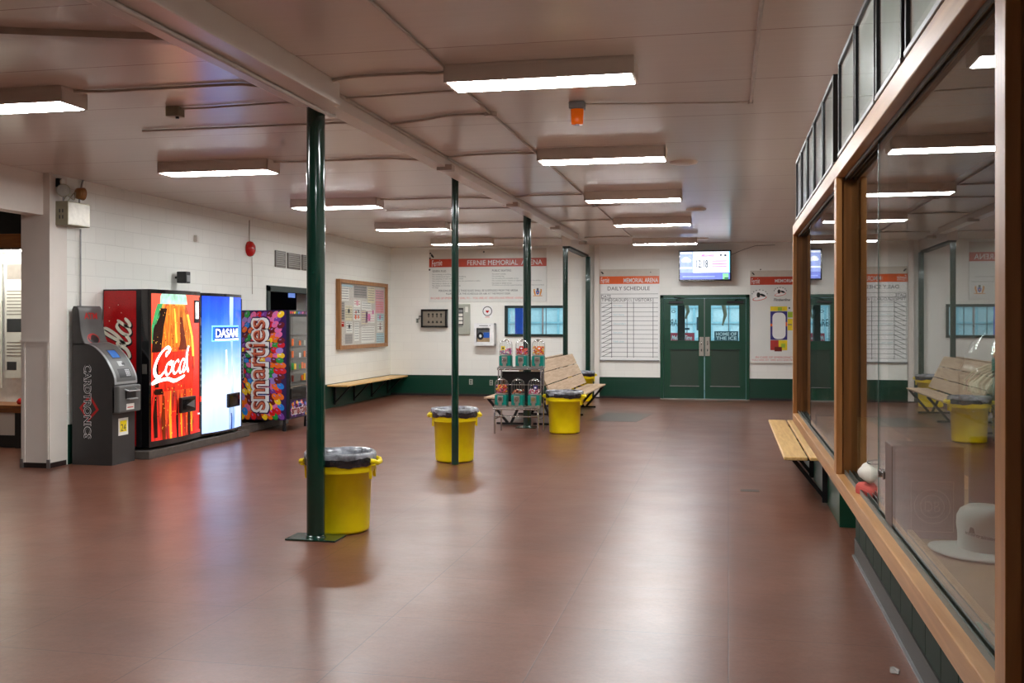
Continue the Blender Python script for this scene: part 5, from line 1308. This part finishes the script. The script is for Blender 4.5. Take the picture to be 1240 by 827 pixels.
fills = [(.29, ['cd_pink', 'cd_lilac', 'paper'], 'yellow tag and pink candy, upper tier at the left end', 'yellow'), (.28, ['cd_red', 'cd_orange', 'cd_pink'], 'red and orange candy, centre of the upper tier', 'red'), (.32, ['cd_orange', 'cd_red', 'cd_yellow'], 'orange candy filled high, upper tier at the right end', 'orange'),
         (.32, ['cd_orange', 'cd_pink', 'cd_yellow', 'cd_red'], 'mixed orange and pink candy, lower tier at the left end', None), (.25, ['cd_orange', 'paper', 'cd_brown'], 'little candy left, centre of the lower tier', None), (.26, ['cd_pink', 'cd_red', 'paper'], 'pink candy and a dark label, lower tier at the right end', 'dark')]
for i, (top_, cols, lab, tg) in enumerate(fills):
    o = gp if i == 0 else None
    if o is None:
        o = gp.copy(); C.objects.link(o)
        for ch in [c for c in gp.children if not c.name.startswith(('candy', 'tag'))]:
            c2 = ch.copy(); C.objects.link(c2); c2.parent = o
    if i < 3: xs = (606.5, 630.5, 652); pos = (RX0 + .11 + i * .25, RY0 + .385, .97)
    else: pos = (RX0 + .10 + (i - 3) * .25, RY0 + .13, .40)
    o.location = pos; tag(o, 'teal gumball machine with %s' % lab, 'gumball machine', 'gumball machines on the chrome stand')
for i, (top_, cols, lab, tg) in enumerate(fills):
    o = [x for x in D.objects if x.get('category') == 'gumball machine'][i]
rg = random.Random(9)
for i, o in enumerate([x for x in C.objects if x.get('category') == 'gumball machine']):
    key = [k for k, fl in enumerate(fills) if fl[2] in o['label']][0]; top_, cols, lab, tg = fills[key]
    m = MB(); z = .205
    while z < top_:
        for k in range(15):
            a = rg.uniform(0, 2 * PI); r_ = .083 * math.sqrt(rg.uniform(.25, 1)); m.ball((r_ * math.cos(a), r_ * math.sin(a), z + rg.uniform(-.004, .004)), .0125, rg.choice(cols), 1)
        z += .017
    cd = m.build('candy', o); cd['kind'] = 'stuff'
    if tg:
        mm = {'yellow': 'plan_yellow', 'red': 'red_gloss', 'orange': 'cd_orange', 'dark': 'plan_blue'}[tg]; x_ = {'yellow': -.02, 'red': .01, 'orange': .03, 'dark': .03}[tg]
        MB().box(x_ - .03, -.107, .26, x_ + .03, -.104, .32, mm, .001).quad(x_ - .015, .275, x_ + .015, .30, -.108, 'white_print' if tg != 'yellow' else 'ink_dark').build('tag_card', o)

# ---------------------------------------------------------------- small bench on the booth wall
q0 = atZ(949, 553.8, .45); q1 = atZ(931, 508.5, .45)
t = thing('slat_bench', 'two-plank pine bench on a black bracket below the wooden display case', 'bench', (RX - .015, q0.y, 0))
L = q1.y - q0.y; x0 = q0.x - RX + .015
MB().box(x0, 0, .425, x0 + .205, L, .455, 'wood_pine', .008).build('seat_slat', t); MB().box(x0 + .225, 0, .425, -.01, L, .455, 'wood_pine', .008).build('seat_slat', t)
for y in (.25, L / 2, L - .25):
    MB().beam((-.02, y, .02), (-.02, y, .42), .05, .04, 'black').beam((x0 + .05, y, .41), (-.02, y, .41), .05, .03, 'black').beam((x0 + .1, y, .40), (-.02, y, .06), .045, .035, 'black').build('bracket', t)

# ---------------------------------------------------------------- wooden display case
SZ0, SZ1 = 1.037, 1.10; TZ0, TZ1 = 2.185, 2.245
YE = 6.62; YM = 3.98; YN = 1.66; YA = -1.2
t = thing('display_case', 'long honey-wood display case with sliding glass panes along the right wall', 'display case', (CF, YE, 0))
ly = lambda y: y - YE; dpt = RX - CF - .002
MB().box(0, ly(YA), SZ0, .075, 0, SZ1 - .012, 'wood_y', .003).build('sill', t)
MB().box(0.0, ly(YA), TZ0, .075, 0, TZ1, 'wood_y', .003).build('top_rail', t)
MB().box(.02, ly(YA), SZ0 + .01, dpt, -.01, SZ0 + .035, 'wood_y').build('floor_board', t)
MB().box(.02, ly(YA), TZ1 - .03, dpt, -.01, TZ1 - .005, 'wood_dark_z').build('roof_board', t)
mat('case_back', (92, 84, 78), .6, var=.08, scale=3)
MB().box(dpt - .012, ly(YA), SZ0 + .035, dpt, -.01, TZ1 - .03, 'case_back').build('back_panel', t)
MB().box(.045, -.03, SZ0 + .035, dpt - .012, -.012, TZ1 - .03, 'case_back').build('end_panel', t)
for yy_, wd in ((YE - .045, .045), (YM, .075), (YN - .06, .06)):
    m = MB().box(0.0, ly(yy_), SZ1 - .012, .022, ly(yy_ + wd), TZ0, 'wood_z', .002); pst = m.build('post', t)
    MB().box(.022, ly(yy_ + .004), SZ1 - .012, .075, ly(yy_ + wd - .004), TZ0, 'wood_dark_z', .002).build('post_core', pst)
mat('alu_track', (96, 104, 98), .4, .5)
for z0_, z1_ in ((SZ1 - .012, SZ1 + .004), (TZ0 - .012, TZ0)):
    MB().box(.030, ly(YA), z0_, .034, ly(YE - .045), z1_, 'alu_track').box(.046, ly(YA), z0_, .049, ly(YE - .045), z1_, 'alu_track').box(.062, ly(YA), z0_, .065, ly(YE - .045), z1_, 'alu_track').build('glass_track', t)
def pane(y0, y1, x):
    p_ = MB().box(x, ly(y0), SZ1 - .008, x + .004, ly(y1), TZ0 - .002, 'case_glass').build('glass_pane', t)
    return p_
yo = atX(983, 400, CF + .04).y
pane(YM + .075, yo + .06, .038); pn = pane(yo - .06, YE - .046, .054)
MB().box(.037, ly(yo + .056), SZ1, .044, ly(yo + .066), TZ0 - .004, 'black').box(.053, ly(yo - .066), SZ1, .060, ly(yo - .056), TZ0 - .004, 'black').build('pane_edge_strip', t)
yA = atX(1090, 400, CF + .04).y; yB = atX(1071, 400, CF + .055).y
pane(YN, yB, .038); pane(yA, YM - .0, .054)
pane(YA, YN - .07, .038)
mat('edge_green', (120, 148, 138), .25)
MB().box(.0372, ly(yB - .0015), SZ1, .0428, ly(yB + .0015), TZ0 - .004, 'edge_green').build('pane_edge_strip', t)
lk = atX(1068, 573, CF + .036)
m = MB().tube([(.022, lk.y - YE - .02, lk.z), (.036, lk.y - YE - .02, lk.z)], .009, 'chrome', 12).box(.030, lk.y - YE - .05, lk.z - .011, .038, lk.y - YE + .02, lk.z + .011, 'chrome', .003); m.build('lock', t)
MB().box(.075, ly(YA), SZ0 + .035, .09, -.03, SZ1 - .002, 'wood_pale_y', .002).build('inner_sill', t)
# glass shelf in the near bay
shz = 1.44
MB().box(.12, ly(1.75), shz, dpt - .02, ly(3.3), shz + .005, 'clear_glass').build('glass_shelf', t)

# things inside the case
fz = SZ0 + .035
ob = MB().box(0, 0, 0, .36, 2.1, .003, 'kraft').build('kraft_paper'); ob.location = (CF + .095, 1.7, fz); tag(ob, 'brown paper lining the near bay of the display case', 'paper')
fz += .003
# hat
hp = atZ(1198, 672, fz)
t = thing('white_hat', 'small white brimmed hat with black print in the display case', 'hat', (hp.x - .012, hp.y + .0, fz), -.15)
br = []
seg = 40; vs = []; fs = []
for (r_, z) in ((.055, .012), (.075, .010), (.105, .006), (.128, .008), (.130, .010), (.128, .013), (.105, .011), (.075, .015), (.055, .018)):
    for k in range(seg): a = 2 * PI * k / seg; vs.append((r_ * 1.0 * math.cos(a), r_ * .9 * math.sin(a), z + .004 * math.cos(2 * a) * (r_ / .13)))
for j in range(8):
    for k in range(seg): k2 = (k + 1) % seg; fs.append((j * seg + k, j * seg + k2, (j + 1) * seg + k2, (j + 1) * seg + k))
MB().add(vs, fs, 'hat_white', True).build('brim', t)
MB().lathe([(.062, .012), (.061, .05), (.064, .075), (.063, .095), (.055, .112), (.038, .122), (.018, .118), (0, .114)], 'hat_white', 40, sx=1, sy=.95).build('crown', t)
m = MB(); m.warp = lambda v: (.0635 * math.sin(v[0] / .0625), -.0600 * math.cos(v[0] / .0625) - .0008, v[2])
m.text('intertraining', -.050, .048, .022, .060, 0, 'ink_dark', .02, 0, -.16); m.poly([(-.040, .062), (-.024, .060), (-.028, .074), (-.036, .076)], 0, 'ink_dark')
m.build('printed_text', t)
# crest box
c0 = atZ(1080, 651, fz); ylp = c0.y
x1_ = atY(1168, 620, ylp).x; ztop = atY(1100, 540, ylp).z
t = thing('crest_box', 'brown box embossed with a round crest in the display case', 'box', (c0.x, ylp, fz))
w_ = x1_ - c0.x; h_ = ztop - fz
MB().box(0, 0, 0, w_, .12, h_, 'brown_board', .003).build('box_body', t)
p0 = atY(1103, 582, ylp); p1 = atY(1155, 645, ylp)
ax, bx_, az, bz_ = p0.x - c0.x, p1.x - c0.x, p1.z - fz, p0.z - fz
mat('emboss', (150, 128, 114), .4)
m = MB()
for (a, b3, c, d3) in ((ax, bx_, az, az + .0012), (ax, bx_, bz_ - .0012, bz_), (ax, ax + .0012, az, bz_), (bx_ - .0012, bx_, az, bz_)): m.box(a, -.001, c, b3, 0, d3, 'emboss')
cx_, cz_ = (ax + bx_) / 2, (az + bz_) / 2; R_ = (bx_ - ax) * .42
for rr_ in (R_, R_ * .66): m.tube([(cx_ + rr_ * math.cos(2 * PI * k / 32), -.0006, cz_ + rr_ * math.sin(2 * PI * k / 32)) for k in range(32)], .0008, 'emboss', 5, True)
m.text('DB', cx_ - R_ * .42, cz_ - R_ * .3, cx_ + R_ * .42, cz_ + R_ * .3, -.0012, 'emboss', -.02)
m.build('crest', t)
mat('navy_cloth', (62, 58, 84), .8)
v0 = atY(1172, 600, ylp + .16)
ob = MB().box(0, 0, 0, .16, .02, .26, 'navy_cloth', .006).build('navy_panel'); ob.location = (v0.x - .0, ylp + .14, fz); tag(ob, 'dark navy cloth-covered panel behind the white hat in the case', 'panel')
# white and red bundle
q = atZ(1058, 607, fz)
t = thing('folded_garment', 'white and red folded garment with a dark emblem in the display case', 'garment', (q.x + .045, q.y + .02, fz), .3)
mat('cloth_red', (190, 74, 62), .85); mat('cloth_white', (214, 206, 192), .85)
m = MB().box(-.07, -.10, 0, .07, .10, .05, 'cloth_red', .02, 4); m.build('red_layer', t)
m = MB(); bm = bmesh.new(); bmesh.ops.create_icosphere(bm, subdivisions=3, radius=1)
for v in bm.verts: n_ = .06 * math.sin(7 * v.co.x + 3 * v.co.y) * math.cos(5 * v.co.z); v.co = Vector((v.co.x * .085 * (1 + n_), v.co.y * .11 * (1 + n_), .085 + v.co.z * .045 * (1 + n_)))
m.bm(bm, 'cloth_white', True); m.build('white_layer', t)
m = MB()
for s_ in (1, .6): m.tube([(-.03 + .032 * s_ * math.cos(2 * PI * k / 20), .0 + .045 * s_ * math.sin(2 * PI * k / 20), .1285 - .004 * (1 - math.cos(2 * PI * k / 20))) for k in range(20)], .002, 'ink_dark', 5, True)
m.build('emblem', t)
# blanket in a clear bag on the glass shelf
q = atY(1165, 466, 2.62)
t = thing('bagged_blanket', 'pale striped folded blanket in a clear tied plastic bag on the glass shelf', 'blanket', (.63, 2.45, shz + .005), .0)
mat('blanket_pale', (196, 206, 190), .9, var=.12, scale=9, stretch=(1, 6, 6)); mat('blanket_green', (150, 172, 150), .9)
m = MB(); bm = bmesh.new(); bmesh.ops.create_icosphere(bm, subdivisions=3, radius=1)
for v in bm.verts: n_ = .07 * math.sin(6 * v.co.x + 4 * v.co.z); v.co = Vector((v.co.x * .10 * (1 + n_), v.co.y * .15, .055 + v.co.z * .053 * (1 + n_)))
m.bm(bm, 'blanket_pale', True); m.build('blanket', t)
m = MB()
for k in range(5): m.tube([(-.105 * math.cos(a) * .97, -.1 + .045 * k + .02 * math.sin(a), .056 + .056 * math.sin(a)) for a in [j * PI / 8 - .1 for j in range(9)]], .003, 'blanket_green', 5)
m.build('stripes', t)
m = MB(); m.lathe([(.105, .002), (.125, .03), (.125, .09), (.10, .16), (.055, .21), (.02, .235), (.008, .245), (.016, .26), (.028, .285)], 'poly_bag', 24, sx=1, sy=1.35); m.build('plastic_bag', t)
ob = MB().ball((0, 0, .012), .02, 'teal', 2, (1, 1.6, .6)).build('teal_keepsake'); q = atZ(1190, 770, fz); ob.location = (q.x, q.y, fz); tag(ob, 'small teal keepsake at the front of the display case floor', 'keepsake')

# framed photographs standing on the case
FR = [(6.28, 5.88), (5.86, 5.45), (5.43, 5.03), (5.01, 4.56), (4.54, 4.08), (3.90, 3.42), (3.40, 2.95), (2.93, 2.50), (2.46, 2.02), (1.98, 1.56)]
mat('photo_pale', (176, 190, 176), .3, var=.12, scale=5); mat('photo_mount', (206, 212, 202), .4)
lbs = ['farthest of the row', 'second from the far end', 'third from the far end', 'fourth from the far end', 'fifth from the far end', 'sixth from the far end', 'seventh from the far end', 'eighth from the far end', 'second nearest, cut by the picture top', 'nearest one, mostly above the picture']
ftop = 2.592
for i, (yb, ya) in enumerate(FR):
    w_ = yb - ya; step = -.02 if i >= 5 else 0
    t = thing('framed_photograph', 'black framed photograph on the display case, %s' % lbs[i], 'picture', (CF + .012, (ya + yb) / 2, TZ1), -PI / 2, 'black framed photographs in a row on the display case')
    h_ = ftop - TZ1; w2 = w_ / 2 - .004; e = .018
    MB().box(-w2, -.014, .012, -w2 + e, .012, h_, 'black', .002).box(w2 - e, -.014, .012, w2, .012, h_, 'black', .002).box(-w2 + e, -.014, h_ - e, w2 - e, .012, h_, 'black', .002).build('frame', t)
    MB().box(-w2, -.016, 0, w2, .012, .014, 'steel_dull', .002).build('bottom_rail', t)
    MB().quad(-w2 + e, .014, w2 - e, h_ - e, -.002, 'photo_mount').build('mount', t)
    MB().quad(-w2 + e + .03, .05, w2 - e - .03, h_ - e - .03, -.003, 'photo_pale').build('photo', t)
    MB().quad(-w2 + e, .014, w2 - e, h_ - e, -.009, 'clear_glass').build('glass', t)
tag(MB().box(CF + .02, 4.0, TZ1, CF + .06, 4.04, ftop - .01, 'wood_pine', .003).build('wood_prop'), 'thin yellow wooden upright between the framed photographs', 'upright')

# floor scraps
q = atZ(1084, 812, 0)
ob = MB().poly([(0, 0), (.0, 0)], 0, 'paper') if 0 else MB().add([(-.03, -.05, .002), (.005, -.06, .003), (.02, -.0, .004), (.0, .05, .002), (-.02, .03, .006), (-.03, -.05, .004), (.005, -.06, .005), (.02, 0, .006), (.0, .05, .004), (-.02, .03, .008)], [(4, 3, 2, 1, 0), (5, 6, 7, 8, 9), (0, 1, 6, 5), (1, 2, 7, 6), (2, 3, 8, 7), (3, 4, 9, 8), (4, 0, 5, 9)], 'pap_grey').build('paper_scrap')
ob.location = q; tag(ob, 'small torn scrap on the floor near the display case', 'scrap')
# floor patch marks (dark rectangular repairs)
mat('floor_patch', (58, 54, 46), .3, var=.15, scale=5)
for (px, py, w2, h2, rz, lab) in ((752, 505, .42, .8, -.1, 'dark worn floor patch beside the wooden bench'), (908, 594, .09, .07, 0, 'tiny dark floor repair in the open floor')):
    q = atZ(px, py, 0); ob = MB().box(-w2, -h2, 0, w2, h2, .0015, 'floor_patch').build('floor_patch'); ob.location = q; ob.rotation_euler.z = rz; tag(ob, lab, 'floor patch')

# ---------------------------------------------------------------- world, camera
wd = D.worlds.new('world'); bpy.context.scene.world = wd; wd.use_nodes = True
wd.node_tree.nodes['Background'].inputs[0].default_value = (.5, .5, .55, 1); wd.node_tree.nodes['Background'].inputs[1].default_value = .02
cam = D.cameras.new('camera'); co = D.objects.new('camera', cam); C.objects.link(co)
co.location = (0, 0, HC); co.rotation_euler = (PI / 2, 0, math.atan(TN)); cam.sensor_width = 36; cam.lens = 36 * F / 1240; cam.shift_y = -(413.5 - HY) / 1240; cam.clip_start = .02; cam.clip_end = 200
sc_ = bpy.context.scene; sc_.camera = co
sc_.view_settings.view_transform = 'Standard'; sc_.view_settings.look = 'None'; sc_.view_settings.exposure = 0.0; sc_.view_settings.gamma = 1; sc_.view_settings.use_curve_mapping = False
sc_.cycles.use_denoising = True; sc_.cycles.max_bounces = 10; sc_.cycles.diffuse_bounces = 5; sc_.cycles.glossy_bounces = 4; sc_.cycles.transparent_max_bounces = 16; sc_.cycles.sample_clamp_indirect = 6
